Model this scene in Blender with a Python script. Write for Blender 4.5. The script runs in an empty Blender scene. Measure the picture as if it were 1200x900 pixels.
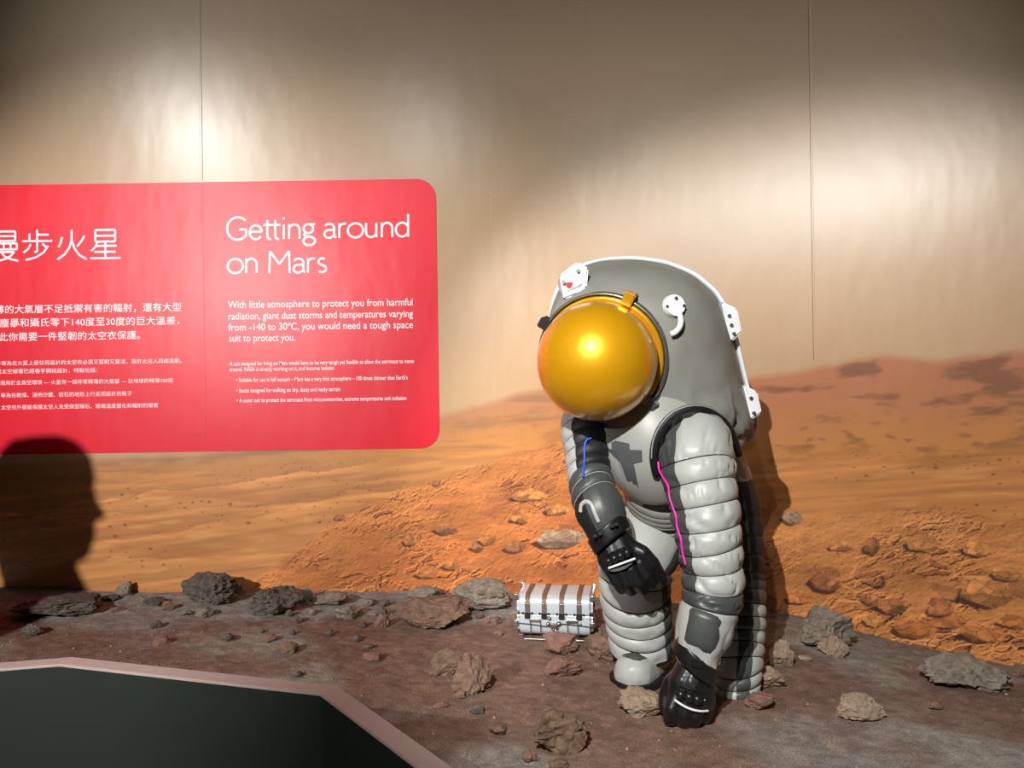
import bpy, bmesh, math, random
import numpy as np
from mathutils import Vector, Matrix

# ------------------------------------------------------------------ camera, world, lights, exposure
SC = bpy.context.scene
COL = SC.collection
F = 890.0                 # focal length in pixels of the 1200 x 900 frame
CZ = 1.42                 # eye height above the visitors' floor
TH = 0.015                # the photographer held the camera slightly rolled
_c, _s = math.cos(TH), math.sin(TH)

cam = bpy.data.cameras.new('camera')
cam.sensor_width = 36.0
cam.lens = F / 1200.0 * 36.0
cam.clip_start = 0.02
cam_ob = bpy.data.objects.new('camera', cam)
COL.objects.link(cam_ob)
cam_ob.matrix_world = Matrix(((_c, _s, 0, 0), (0, 0, -1, 0), (-_s, _c, 0, CZ), (0, 0, 0, 1)))
SC.camera = cam_ob

SC.view_settings.view_transform = 'Standard'
SC.view_settings.look = 'None'
SC.view_settings.gamma = 1.0
SC.view_settings.use_curve_mapping = False
SC.view_settings.exposure = 0.0

world = bpy.data.worlds.new('dim_hall')
SC.world = world
world.use_nodes = True
world.node_tree.nodes['Background'].inputs[0].default_value = (0.75, 0.8, 0.9, 1)
world.node_tree.nodes['Background'].inputs[1].default_value = 0.016


def spot(name, loc, aim, energy, cone, blend, radius, col):
    d = bpy.data.lights.new(name, 'SPOT')
    d.energy = energy
    d.spot_size = math.radians(cone)
    d.spot_blend = blend
    d.shadow_soft_size = radius
    d.color = col
    o = bpy.data.objects.new(name, d)
    COL.objects.link(o)
    o.location = (loc[0], loc[1], loc[2] + CZ)
    v = Vector((aim[0] - loc[0], aim[1] - loc[1], aim[2] - loc[2]))
    o.rotation_euler = v.to_track_quat('-Z', 'Y').to_euler()
    return o


# track spots on the hall's ceiling, plus one added fill lamp; heights are given from the eye level
spot('key_spot', (-0.56, -0.42, 1.38), (1.15, 2.75, -0.46), 520, 52, 0.5, 0.018, (1.0, 0.98, 0.95))
spot('panel_spot', (-2.6, -1.0, 1.0), (-1.3, 3.25, -0.45), 760, 51, 0.55, 0.025, (1.0, 0.98, 0.95))
spot('ground_fill', (-0.5, -0.8, 1.6), (-0.05, 1.75, -0.85), 150, 50, 0.8, 0.03, (1.0, 0.97, 0.92))  # extra lamp, added only to brighten the near ground and barrier rim
spot('wall_washer', (-2.1, 1.3, 1.72), (-0.95, 3.25, 1.05), 98, 82, 1.0, 0.11, (0.93, 1.0, 0.99))
spot('wall_washer', (0.95, 0.9, 1.24), (0.98, 3.0, 1.05), 84, 74, 1.0, 0.11, (0.94, 1.0, 0.98))
spot('wall_washer', (-0.6, 1.0, 1.75), (-0.35, 3.25, 1.05), 34, 72, 1.0, 0.11, (0.96, 1.0, 0.97))

# ------------------------------------------------------------------ helpers
rnd = random.Random(7)
Y0, KW, XB = 3.25, 0.152, 0.3      # the mural wall: straight to XB, then curving toward the viewer


def ray(px, py):
    a, b = (px - 600) / F, (450 - py) / F
    return a * _c + b * _s, -a * _s + b * _c


def P(px, py, Y):
    a, b = ray(px, py)
    return Vector((a * Y, Y, CZ + b * Y))


def wallY(X):
    X = np.asarray(X, float)
    return Y0 - KW * np.where(X > XB, X - XB, 0) ** 2


def wall_hit(px, py):
    a, b = ray(px, py)
    Y = Y0
    for _ in range(40):
        Y = float(wallY(a * Y))
    return a * Y, Y, CZ + b * Y


def hsh(i, j, k, seed):
    with np.errstate(over='ignore'):
        h = (np.asarray(i).astype(np.int64).astype(np.uint32) * np.uint32(374761393)
             + np.asarray(j).astype(np.int64).astype(np.uint32) * np.uint32(668265263)
             + np.asarray(k).astype(np.int64).astype(np.uint32) * np.uint32(2147483647 - 5000)
             + np.uint32(seed * 974711 + 13))
        h = (h ^ (h >> np.uint32(13))) * np.uint32(1274126177)
        h = (h ^ (h >> np.uint32(16))) * np.uint32(2246822519)
        h = h ^ (h >> np.uint32(15))
    return h.astype(np.float64) / 4294967295.0


def vnoise(x, y, z=None, seed=0):
    """smooth value noise, -1..1"""
    x = np.asarray(x, float)
    y = np.asarray(y, float)
    z = np.zeros_like(x) if z is None else np.asarray(z, float)
    i, j, k = np.floor(x), np.floor(y), np.floor(z)
    fx, fy, fz = x - i, y - j, z - k
    fx, fy, fz = [f * f * f * (f * (f * 6 - 15) + 10) for f in (fx, fy, fz)]
    r = 0
    for a in (0, 1):
        for b in (0, 1):
            for c in (0, 1):
                w = (fx if a else 1 - fx) * (fy if b else 1 - fy) * (fz if c else 1 - fz)
                r = r + w * hsh(i + a, j + b, k + c, seed)
    return r * 2 - 1


def fbm(x, y, z=None, seed=0, oct=4, gain=0.5):
    r, a, f = 0, 1.0, 1.0
    for o in range(oct):
        r = r + a * vnoise(np.asarray(x) * f, np.asarray(y) * f, None if z is None else np.asarray(z) * f, seed + o)
        a *= gain
        f *= 2.03
    return r


def worley(x, y, seed=0):
    """2-D cells: distance to the nearest and next point, cell random, offset to the nearest point"""
    i, j = np.floor(x), np.floor(y)
    d1 = np.full(np.shape(x), 9.0)
    d2 = np.full(np.shape(x), 9.0)
    cid = np.zeros(np.shape(x))
    ox = np.zeros(np.shape(x))
    oy = np.zeros(np.shape(x))
    for a in (-1, 0, 1):
        for b in (-1, 0, 1):
            px = i + a + hsh(i + a, j + b, 0, seed)
            py = j + b + hsh(i + a, j + b, 1, seed)
            d = np.hypot(px - x, py - y)
            n = d < d1
            d2 = np.where(n, d1, np.minimum(d2, d))
            cid = np.where(n, hsh(i + a, j + b, 2, seed), cid)
            ox = np.where(n, x - px, ox)
            oy = np.where(n, y - py, oy)
            d1 = np.where(n, d, d1)
    return d1, d2, cid, ox, oy


def sstep(a, b, x):
    t = np.clip((x - a) / (b - a), 0, 1)
    return t * t * (3 - 2 * t)


def lin(c):
    c = np.asarray(c, float)
    return np.where(c <= 0.04045, c / 12.92, ((c + 0.055) / 1.055) ** 2.4)


def srgb(r, g, b):
    return tuple(float(v) for v in lin(np.array([r, g, b]) / 255.0)) + (1.0,)

# ------------------------------------------------------------------ the printed mural (colour of the print over the wall)
KM = 274.0


def mur(px, py):
    """point of the photograph -> print coordinates on the wall (274 units per metre along the wall)"""
    X, Y, Z = wall_hit(px, py)
    return 600 + KM * X, 450 - KM * (Z - CZ)


def curve_pts(pts):
    q = sorted(mur(*p) for p in pts)
    return np.array([a for a, b in q]), np.array([b for a, b in q])


SKY_U, SKY_V = curve_pts([(-400, 548), (0, 545), (120, 538), (230, 531), (330, 520), (420, 505), (515, 487), (560, 475), (610, 462), (650, 456),
                          (760, 452), (850, 446), (900, 440), (960, 430), (1000, 421), (1060, 417), (1100, 421),
                          (1150, 416), (1200, 411), (1500, 405)])
RID_U, RID_V = curve_pts([(-400, 760), (0, 742), (200, 712), (270, 700), (285, 690), (320, 662), (360, 636), (400, 608), (440, 590),
                          (475, 573), (520, 557), (560, 545), (600, 533), (650, 518), (720, 530), (800, 575), (860, 597), (900, 606),
                          (950, 607), (1000, 602), (1060, 597), (1130, 603), (1200, 612), (1500, 630)])
PLN_U, PLN_V = curve_pts([(-400, 590), (0, 580), (250, 555), (330, 545), (420, 540), (515, 535), (600, 525), (900, 540),
                          (1000, 533), (1100, 540), (1200, 532), (1500, 530)])


def cellh(u, v, sx, sy, seed, dens, ang):
    ca, sa = math.cos(ang), math.sin(ang)
    wx = u + 0.35 * sx * vnoise(u / sx * 1.3, v / sy * 1.3, seed=seed + 50)
    wy = v + 0.35 * sy * vnoise(u / sx * 1.3, v / sy * 1.3, seed=seed + 51)
    x, y = (wx * ca + wy * sa) / sx, (-wx * sa + wy * ca) / sy
    d1, d2, cid, ox, oy = worley(x, y, seed)
    on = (cid < dens)
    an = np.mod(cid * 53.1, 1) * 1.2 - 0.6
    rx, ry = ox * np.cos(an) + oy * np.sin(an), -ox * np.sin(an) + oy * np.cos(an)
    k1, k2 = np.mod(cid * 17.9, 1), np.mod(cid * 29.3, 1)
    q = np.maximum(np.maximum(np.abs(rx) * (1.5 + 0.9 * k1), np.abs(ry + 0.08) * (1.9 + 1.2 * k2)),
                   np.abs(rx * (0.9 - k2) + ry * 1.3) * 1.75)
    q = q / (0.75 + 0.35 * np.mod(cid * 71.3, 1))
    e = (1 - sstep(0.72, 0.98, q)) * sstep(0.0, 0.14, d2 - d1)
    r = np.where(on, cid / np.maximum(dens, 1e-3), 0)
    t1 = np.mod(cid * 91.7, 1) - 0.5
    t2 = np.mod(cid * 37.3, 1) - 0.5
    h = np.where(on, e * (0.5 + 0.6 * r + 1.0 * (t1 * ox + t2 * oy)), 0)
    return h, np.where(on, e, 0), r, t1, t2


def mural(U, V):
    U = np.asarray(U, float)
    V = np.asarray(V, float)
    c = lambda r, g, b: np.array([r, g, b], float) / 255.0
    mix = lambda A, B, t: A + (B - A) * np.asarray(t)[..., None]
    one = np.ones(U.shape + (3,))
    # sky
    t = np.clip((V + 200) / 650, 0, 1)
    col = mix(one * c(134, 113, 97), one * c(196, 158, 118), t)
    col = col * (1 + 0.02 * fbm(U / 160, V / 90, seed=3, oct=2))[..., None]
    sk = np.interp(U, SKY_U, SKY_V) + 2.0 * fbm(U / 40, U * 0, seed=5, oct=3)
    pl = np.interp(U, PLN_U, PLN_V)
    rid = np.interp(U, RID_U, RID_V) + 3.0 * fbm(U / 14, U * 0 + 3.3, seed=8, oct=4)
    # hazy hills
    right = sstep(560, 900, U)
    hill = mix(one * c(186, 128, 86), one * c(206, 138, 74), sstep(0, 1, (V - sk) / np.maximum(pl - sk, 8)))
    hill = mix(hill, one * c(184, 112, 74), 0.75 * right * (1 - sstep(0.1, 0.95, (V - sk) / 110)))
    b = fbm(U / 46 + 0.3 * V / 20, V / 17, seed=11, oct=4)
    hill = hill * (1 - 0.20 * sstep(0.15, 0.85, b) * (0.4 + 0.8 * right))[..., None]
    hill = mix(hill, one * c(150, 106, 74), 0.6 * (1 - right) * sstep(0.0, 0.8, fbm(U / 90, V / 7, seed=13, oct=3)))
    d1, d2, cid, ox, oy = worley(U / 20 + 0.5 * vnoise(U / 15, V / 9, seed=18), V / 11 + 0.4 * vnoise(U / 12, V / 8, seed=19), 17)
    zone = sstep(0.45, 0.75, (V - sk) / np.maximum(pl - sk, 8)) * (1 - sstep(1.0, 1.25, (V - sk) / np.maximum(pl - sk, 8)))
    hill = mix(hill, one * c(128, 78, 66), 0.42 * right * zone * (cid < 0.4) * (1 - sstep(0.12, 0.42, d1)))
    col = mix(col, hill, sstep(-5, 7, V - sk))
    # plain
    st = fbm(U / 85 + V * 0.01, (V + 0.10 * U) / 6.0, seed=21, oct=4)
    left = 1 - sstep(420, 640, U)
    plain = mix(one * c(208, 138, 78), one * c(200, 136, 80), left)
    plain = plain * (1 + 0.085 * st)[..., None]
    plain = mix(plain, one * c(226, 168, 100), 0.45 * sstep(0.45, 1.0, fbm(U / 60 + 9, (V + 0.12 * U) / 9.0, seed=23, oct=3)))
    plain = mix(plain, one * c(172, 108, 62), 0.45 * left * sstep(0.35, 1.0, fbm(U / 110 - 4, (V - 0.05 * U) / 12.0, seed=24, oct=3)))
    # low dunes on the left: long soft crests
    for (k, v0, sl, am) in ((0, 566, -0.13, 0.11), (1, 590, -0.06, 0.06), (2, 612, -0.17, 0.05), (3, 648, -0.05, 0.04)):
        dv = V - (v0 + sl * (U - 220) + 5 * fbm(U / 60, U * 0 + k, seed=30 + k, oct=3))
        plain = plain * (1 + am * left * (np.exp(-np.clip(dv, 0, 60) / 9.0) * (dv > 0) - 0.9 * np.exp(-np.clip(-dv, 0, 60) / 5.0) * (dv <= 0)))[..., None]
    for (sx, sy, sd, dn, rad) in ((7, 4, 41, 0.09, 0.24), (14, 7, 42, 0.10, 0.17), (26, 15, 43, 0.08, 0.12)):
        d1, d2, cid, ox, oy = worley(U / sx, V / sy, sd)
        cl = sstep(-0.1, 0.6, fbm(U / 90, V / 30, seed=sd + 5, oct=2)) * 1.6
        plain = mix(plain, one * c(104, 58, 36), 0.6 * (cid < dn * cl) * (1 - sstep(rad * 0.5, rad, d1)))
    col = mix(col, plain, sstep(-14, 14, V - pl + 7 * b))
    # rubble slope
    dep = np.clip((V - rid) / 150.0, 0, 1.3)
    rightz = sstep(820, 930, U)

    def height(u, v):
        s = 0.7 + 0.75 * dep
        h1, e1, r1, a1, b1 = cellh(u, v, 9.5, 5.2, 61, 0.6, -0.3)
        h2, e2, r2, a2, b2 = cellh(u, v, 20, 11, 62, 0.5 + 0.2 * rightz, -0.3)
        h3, e3, r3, a3, b3 = cellh(u, v, 46, 25, 63, 0.36 + 0.3 * rightz, 0.35)
        cl = sstep(-0.45, 0.5, fbm(u / 70, v / 36, seed=66, oct=3))
        h0, e0, r0, a0, b0 = cellh(u, v, 4.6, 2.6, 60, 0.55, -0.2)
        h = (1.7 * h0 * (0.3 + 0.7 * cl) + 3.4 * h1 * (0.3 + 0.7 * cl) + 7.0 * h2 * cl * s + (9.0 + 6.0 * rightz) * h3 * sstep(0.12, 0.6, dep) * (0.3 + 0.7 * cl))
        h = h + 0.9 * fbm(u / 4.0, v / 2.4, seed=67, oct=3) + 3.5 * fbm(u / 34, v / 16, seed=68, oct=3)
        return h, e2 * cl, r2, e3 * sstep(0.12, 0.6, dep), r3
    h, e2, r2, e3, r3 = height(U, V)
    hu = height(U + 1.0, V)[0] - h
    hv = height(U, V + 1.0)[0] - h
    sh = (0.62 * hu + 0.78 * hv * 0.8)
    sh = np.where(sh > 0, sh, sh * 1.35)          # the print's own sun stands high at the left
    rub = mix(one * c(206, 130, 72), one * c(192, 116, 64), sstep(0.0, 0.7, dep))
    rub = mix(rub, one * c(206, 140, 82), 0.7 * rightz)
    rub = rub * (1 + 0.10 * fbm(U / 60, V / 24, seed=71, oct=3))[..., None]
    rub = mix(rub, one * c(150, 88, 58), 0.6 * e2 * (np.mod(r2 * 7.7, 1) > 0.66))
    rub = mix(rub, one * c(160, 104, 68), 0.5 * e3 * (np.mod(r3 * 5.1, 1) > 0.6))
    pw = sstep(0.3, 0.95, fbm(U / 42, V / 22, seed=73, oct=3))
    rub = mix(rub, one * c(146, 82, 60), 0.35 * pw * (1 - 0.3 * rightz))
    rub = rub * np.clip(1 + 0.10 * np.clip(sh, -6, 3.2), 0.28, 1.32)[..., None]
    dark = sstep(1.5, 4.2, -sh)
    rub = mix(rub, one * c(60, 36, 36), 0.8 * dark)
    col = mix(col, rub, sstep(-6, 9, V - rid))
    # the larger boulders of the print, each with a lit top, a duller side and a hard shadow
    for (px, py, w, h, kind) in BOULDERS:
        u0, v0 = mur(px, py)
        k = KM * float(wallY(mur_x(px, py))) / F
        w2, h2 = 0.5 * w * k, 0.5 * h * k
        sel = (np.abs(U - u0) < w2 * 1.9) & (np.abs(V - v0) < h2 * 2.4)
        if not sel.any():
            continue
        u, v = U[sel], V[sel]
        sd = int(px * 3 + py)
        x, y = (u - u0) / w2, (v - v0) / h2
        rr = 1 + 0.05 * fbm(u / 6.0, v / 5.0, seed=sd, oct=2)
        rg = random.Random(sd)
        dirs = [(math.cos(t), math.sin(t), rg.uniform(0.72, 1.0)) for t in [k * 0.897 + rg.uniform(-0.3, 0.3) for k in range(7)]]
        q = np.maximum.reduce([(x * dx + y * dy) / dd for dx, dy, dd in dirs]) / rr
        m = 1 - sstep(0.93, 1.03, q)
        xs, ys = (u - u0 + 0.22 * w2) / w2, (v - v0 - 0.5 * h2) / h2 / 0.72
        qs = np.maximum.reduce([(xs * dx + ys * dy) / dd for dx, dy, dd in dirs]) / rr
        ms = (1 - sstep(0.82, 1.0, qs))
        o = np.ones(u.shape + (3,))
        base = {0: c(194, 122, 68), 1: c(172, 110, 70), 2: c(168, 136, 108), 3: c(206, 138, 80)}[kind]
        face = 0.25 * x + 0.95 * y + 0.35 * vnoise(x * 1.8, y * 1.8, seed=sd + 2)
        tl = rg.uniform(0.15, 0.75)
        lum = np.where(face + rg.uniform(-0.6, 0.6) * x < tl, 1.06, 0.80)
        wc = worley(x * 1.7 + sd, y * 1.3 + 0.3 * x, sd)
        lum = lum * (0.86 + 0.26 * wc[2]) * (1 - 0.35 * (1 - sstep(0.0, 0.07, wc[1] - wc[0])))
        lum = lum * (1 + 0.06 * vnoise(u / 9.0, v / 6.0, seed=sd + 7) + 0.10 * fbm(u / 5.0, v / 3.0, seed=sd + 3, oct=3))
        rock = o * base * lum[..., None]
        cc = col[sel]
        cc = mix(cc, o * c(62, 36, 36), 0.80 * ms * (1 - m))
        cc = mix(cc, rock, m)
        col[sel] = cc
    return np.clip(col, 0, 1)


def mur_x(px, py):
    return wall_hit(px, py)[0]


BOULDERS = [(655, 631, 66, 22, 2), (603, 640, 26, 18, 1), (560, 640, 20, 14, 1), (610, 605, 30, 18, 0), (480, 632, 18, 17, 1), (522, 620, 30, 14, 1),
            (530, 662, 24, 14, 0), (500, 672, 34, 14, 0), (572, 633, 26, 13, 0), (620, 580, 46, 16, 3), (652, 598, 34, 13, 3),
            (398, 606, 14, 9, 1), (512, 566, 13, 9, 1), (928, 606, 24, 18, 2), (967, 679, 38, 34, 1), (1022, 640, 20, 22, 1),
            (1082, 637, 40, 20, 3), (1152, 692, 56, 38, 3), (1150, 742, 44, 24, 0), (1110, 728, 44, 18, 0), (1100, 711, 28, 24, 1),
            (1024, 727, 24, 18, 3), (1144, 642, 30, 22, 3), (1072, 736, 46, 26, 0), (1180, 672, 30, 20, 3), (1188, 728, 34, 18, 0),
            (938, 700, 34, 18, 0), (1020, 702, 18, 16, 1), (1044, 710, 36, 22, 1), (985, 640, 30, 12, 3), (1000, 760, 30, 14, 0)]

# ------------------------------------------------------------------ materials
def mat(name, col, rough=0.5, metal=0.0, spec=0.5, bump=0.0, bscale=40.0, var=0.0, vscale=8.0, coat=0.0, bdist=0.002, col2=None, attr=None, stretch=(1, 1, 1), detail=4.0, coat_rough=0.05):
    m = bpy.data.materials.new(name)
    m.use_nodes = True
    nt = m.node_tree
    N, L = nt.nodes, nt.links
    b = N['Principled BSDF']
    b.inputs['Roughness'].default_value = rough
    b.inputs['Metallic'].default_value = metal
    b.inputs['Specular IOR Level'].default_value = spec
    b.inputs['Coat Weight'].default_value = coat
    b.inputs['Coat Roughness'].default_value = coat_rough
    b.inputs['Base Color'].default_value = col
    tc = N.new('ShaderNodeTexCoord')
    mp = N.new('ShaderNodeMapping')
    mp.inputs['Scale'].default_value = stretch
    L.new(tc.outputs['Object'], mp.inputs['Vector'])
    src = None
    if attr:
        a = N.new('ShaderNodeAttribute')
        a.attribute_name = attr
        src = a.outputs['Color']
    if var > 0:
        n = N.new('ShaderNodeTexNoise')
        n.inputs['Scale'].default_value = vscale
        n.inputs['Detail'].default_value = 6.0
        n.inputs['Roughness'].default_value = 0.62
        L.new(mp.outputs['Vector'], n.inputs['Vector'])
        r = N.new('ShaderNodeMapRange')
        r.inputs['From Min'].default_value = 0.28
        r.inputs['From Max'].default_value = 0.72
        L.new(n.outputs['Fac'], r.inputs['Value'])
        x = N.new('ShaderNodeMix')
        x.data_type = 'RGBA'
        if src is not None:
            x.blend_type = 'MULTIPLY'
            x.inputs['Factor'].default_value = 1.0
            L.new(src, x.inputs['A'])
            g = N.new('ShaderNodeMapRange')
            g.inputs['To Min'].default_value = 1 - var
            g.inputs['To Max'].default_value = 1 + var
            L.new(r.outputs['Result'], g.inputs['Value'])
            cc = N.new('ShaderNodeCombineColor')
            for k in range(3):
                L.new(g.outputs['Result'], cc.inputs[k])
            L.new(cc.outputs['Color'], x.inputs['B'])
        else:
            c2 = col2 if col2 else tuple(v * (1 - var) for v in col[:3]) + (1,)
            x.inputs['A'].default_value = col
            x.inputs['B'].default_value = c2
            L.new(r.outputs['Result'], x.inputs['Factor'])
        src = x.outputs['Result']
    if src is not None:
        L.new(src, b.inputs['Base Color'])
    if bump > 0:
        n2 = N.new('ShaderNodeTexNoise')
        n2.inputs['Scale'].default_value = bscale
        n2.inputs['Detail'].default_value = detail
        n2.inputs['Roughness'].default_value = 0.6
        L.new(mp.outputs['Vector'], n2.inputs['Vector'])
        bp = N.new('ShaderNodeBump')
        bp.inputs['Strength'].default_value = bump
        bp.inputs['Distance'].default_value = bdist
        L.new(n2.outputs['Fac'], bp.inputs['Height'])
        L.new(bp.outputs['Normal'], b.inputs['Normal'])
    return m


ORG = Vector((0, 0, 0))         # the base of the thing being built: its parts are stored relative to it


def mk(name, verts, faces, mats, parent=None, fm=None, smooth=True):
    me = bpy.data.meshes.new(name)
    v = [tuple(Vector(p) - ORG) for p in verts] if parent is not None else [tuple(p) for p in verts]
    me.from_pydata(v, [], [tuple(f) for f in faces])
    for m in (mats if isinstance(mats, (list, tuple)) else [mats]):
        me.materials.append(m)
    if fm is not None:
        me.polygons.foreach_set('material_index', np.asarray(fm, np.int32))
    me.polygons.foreach_set('use_smooth', np.full(len(me.polygons), smooth))
    me.update()
    o = bpy.data.objects.new(name, me)
    COL.objects.link(o)
    if parent is not None:
        o.parent = parent
    return o


def from_bm(name, bm, mats, parent=None, smooth=False, flat_angle=None):
    bm.normal_update()
    if parent is not None:
        bmesh.ops.translate(bm, verts=bm.verts, vec=-ORG)
    me = bpy.data.meshes.new(name)
    bm.to_mesh(me)
    bm.free()
    for m in (mats if isinstance(mats, (list, tuple)) else [mats]):
        me.materials.append(m)
    me.polygons.foreach_set('use_smooth', np.full(len(me.polygons), bool(smooth or flat_angle)))
    if flat_angle:
        me.set_sharp_from_angle(angle=math.radians(flat_angle))
    o = bpy.data.objects.new(name, me)
    COL.objects.link(o)
    if parent is not None:
        o.parent = parent
    return o


def structure(o):
    o['kind'] = 'structure'
    return o


def tag(o, label, cat, group=None):
    o['label'] = label
    o['category'] = cat
    if group:
        o['group'] = group
    return o


def thing(name, label, cat, loc, group=None):
    global ORG
    o = bpy.data.objects.new(name, None)
    o.empty_display_size = 0.05
    COL.objects.link(o)
    o.location = loc
    ORG = Vector(loc)
    return tag(o, label, cat, group)


def colour_attr(o, name, rgb):
    a = o.data.color_attributes.new(name, 'FLOAT_COLOR', 'POINT')
    q = np.ones((len(o.data.vertices), 4), np.float32)
    q[:, :3] = rgb
    a.data.foreach_set('color', q.ravel())


def grid_faces(nr, nc, flip=False):
    i = np.arange(nr - 1)[:, None] * nc + np.arange(nc - 1)[None, :]
    q = np.stack([i, i + 1, i + nc + 1, i + nc], -1).reshape(-1, 4)
    return q[:, ::-1] if flip else q


def mk_grid(name, XYZ, mats, flip=False):
    nr, nc = XYZ.shape[:2]
    me = bpy.data.meshes.new(name)
    q = grid_faces(nr, nc, flip)
    me.vertices.add(nr * nc)
    me.vertices.foreach_set('co', XYZ.reshape(-1, 3).astype(np.float32).ravel())
    me.loops.add(q.size)
    me.loops.foreach_set('vertex_index', q.ravel().astype(np.int32))
    me.polygons.add(len(q))
    me.polygons.foreach_set('loop_start', (np.arange(len(q)) * 4).astype(np.int32))
    me.polygons.foreach_set('use_smooth', np.ones(len(q), bool))
    me.update(calc_edges=True)
    me.materials.append(mats)
    o = bpy.data.objects.new(name, me)
    COL.objects.link(o)
    return o


# ------------------------------------------------------------------ setting: mural wall
M_print = mat('printed_vinyl', (0.5, 0.3, 0.2, 1), rough=0.33, spec=0.7, attr='print', var=0.05, vscale=170, bump=0.13, bscale=2.6,
              bdist=0.03, stretch=(1.6, 1.0, 0.7), detail=2.6)
xs = np.concatenate([np.linspace(-3.3, -2.35, 60)[:-1], np.arange(-2.35, 2.15, 0.0044), np.linspace(2.15, 3.0, 60)[1:]])
zs = np.concatenate([np.linspace(0.1, 0.24, 6)[:-1], np.arange(0.24, 1.52, 0.0044), np.linspace(1.53, 3.35, 110)])
XX, ZZ = np.meshgrid(xs, zs)
YY = wallY(XX)
wall = structure(mk_grid('wall_back', np.stack([XX, YY, ZZ], -1), M_print))
colour_attr(wall, 'print', lin(mural(600 + KM * XX, 450 - KM * (ZZ - CZ)).reshape(-1, 3)))
del XX, ZZ, YY

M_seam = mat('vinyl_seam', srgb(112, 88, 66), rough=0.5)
M_seam_lit = mat('vinyl_seam_lit_edge', srgb(206, 176, 138), rough=0.4)  # light caught by a seam's edge, put into a paler colour
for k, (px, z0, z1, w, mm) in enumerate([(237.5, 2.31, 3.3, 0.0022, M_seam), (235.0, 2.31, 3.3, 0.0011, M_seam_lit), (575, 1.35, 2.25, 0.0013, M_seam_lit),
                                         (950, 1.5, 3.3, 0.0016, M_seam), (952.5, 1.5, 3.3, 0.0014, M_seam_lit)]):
    X, Y, Z = wall_hit(px, 200)
    bm = bmesh.new()
    bmesh.ops.create_cube(bm, size=1, matrix=Matrix.Translation((X, Y - 0.0003, (z0 + z1) / 2)) @ Matrix.Diagonal((w, 0.0012, z1 - z0, 1)))
    structure(from_bm('trim_%d' % (k + 1), bm, mm))

# ------------------------------------------------------------------ setting: diorama ground
BAR_X = np.array([-3.3, -1.16, -1.0, -0.36, -0.10, 0.16, 0.8, 3.0])
BAR_Y = np.array([1.62, 1.68, 1.712, 1.525, 1.19, 0.90, 0.78, 0.78])
_gw = []
for (px, py) in [(-300, 676), (0, 688), (150, 694), (300, 694), (450, 693), (600, 695), (700, 700), (800, 708), (900, 716), (960, 726), (1010, 741), (1060, 754),
                 (1100, 763), (1150, 774), (1200, 790), (1330, 830)]:
    X, Y, Z = wall_hit(px, py)
    _gw.append((X, Z))
GW_X = np.array([a for a, b in _gw])
GW_Z = np.array([b for a, b in _gw])


def ground_base(X, Y):
    X = np.asarray(X, float)
    Y = np.asarray(Y, float)
    near = 0.497 - 0.012 * sstep(0.8, 1.8, X) + 0.03 * sstep(-0.2, -1.3, X)
    far = np.interp(X, GW_X, GW_Z)
    t = sstep(2.15, 1.0, (wallY(X) - Y) + 0.0 * X)
    t = np.clip((Y - 2.15) / np.maximum(wallY(X) - 2.15, 0.2), 0, 1)
    z = near + (far - near) * t ** 1.3
    return z + 0.008 * vnoise(X * 2.1, Y * 2.4, seed=90) * (1 - t * 0.8)


def ground_hit(px, py):
    a, b = ray(px, py)
    lo = 0.9
    Y = lo
    while Y < 3.4:
        if CZ + b * Y < float(ground_base(a * Y, Y)):
            break
        Y += 0.005
    return a * Y, Y, float(ground_base(a * Y, Y))


gx = np.linspace(-3.25, 2.6, 620)
gt = np.linspace(0, 1, 300)
GX, GT = np.meshgrid(gx, gt)
yb = np.interp(GX, BAR_X, BAR_Y) - 0.02
GY = yb + (wallY(GX) + 0.02 - yb) * GT
GZ = ground_base(GX, GY)
GZ = GZ + 0.0024 * fbm(GX * 11, GY * 11, seed=91, oct=6, gain=0.68) + 0.0016 * np.maximum(fbm(GX * 60, GY * 60, seed=95, oct=2), 0)
M_ground = mat('dusty_ground', (0.2, 0.15, 0.12, 1), rough=0.95, spec=0.18, attr='dust', var=0.5, vscale=210, bump=0.85, bscale=170, bdist=0.004, detail=6)
ground = mk_grid('floor_diorama', np.stack([GX, GY, GZ], -1), M_ground)
structure(ground)
c = lambda r, g, b: np.array([r, g, b], float) / 255.0
t_w = np.clip((wallY(GX) - GY) / 0.9, 0, 1)
red = sstep(-0.45, 0.45, 1.3 * fbm(GX * 1.9 + 0.6 * GY, GY * 2.4, seed=97, oct=4) - 0.12 + 0.85 * sstep(0.15, 0.8, t_w) * (1 - sstep(0.5, 1.0, GX) * 0.5) - 0.5 * (1 - sstep(0.1, 0.6, t_w)))
dust = c(134, 126, 118) + (c(116, 92, 80) - c(134, 126, 118)) * red[..., None]
brown = sstep(0.1, 0.8, fbm(GX * 2.7, GY * 3.1, seed=98, oct=3)) * sstep(0.3, 0.7, t_w)
dust = dust + (c(116, 88, 68) - dust) * (0.4 * brown)[..., None]
dust = dust + (c(150, 148, 150) - dust) * (0.55 * (1 - sstep(0.05, 0.45, t_w)) * (1 - sstep(0.0, 0.6, GX)))[..., None]
dust = dust * (1 + 0.10 * fbm(GX * 42, GY * 42, seed=101, oct=3) + 0.05 * fbm(GX * 16, GY * 16, seed=99, oct=4))[..., None]
colour_attr(ground, 'dust', lin(np.clip(dust, 0, 1).reshape(-1, 3)))

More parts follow.
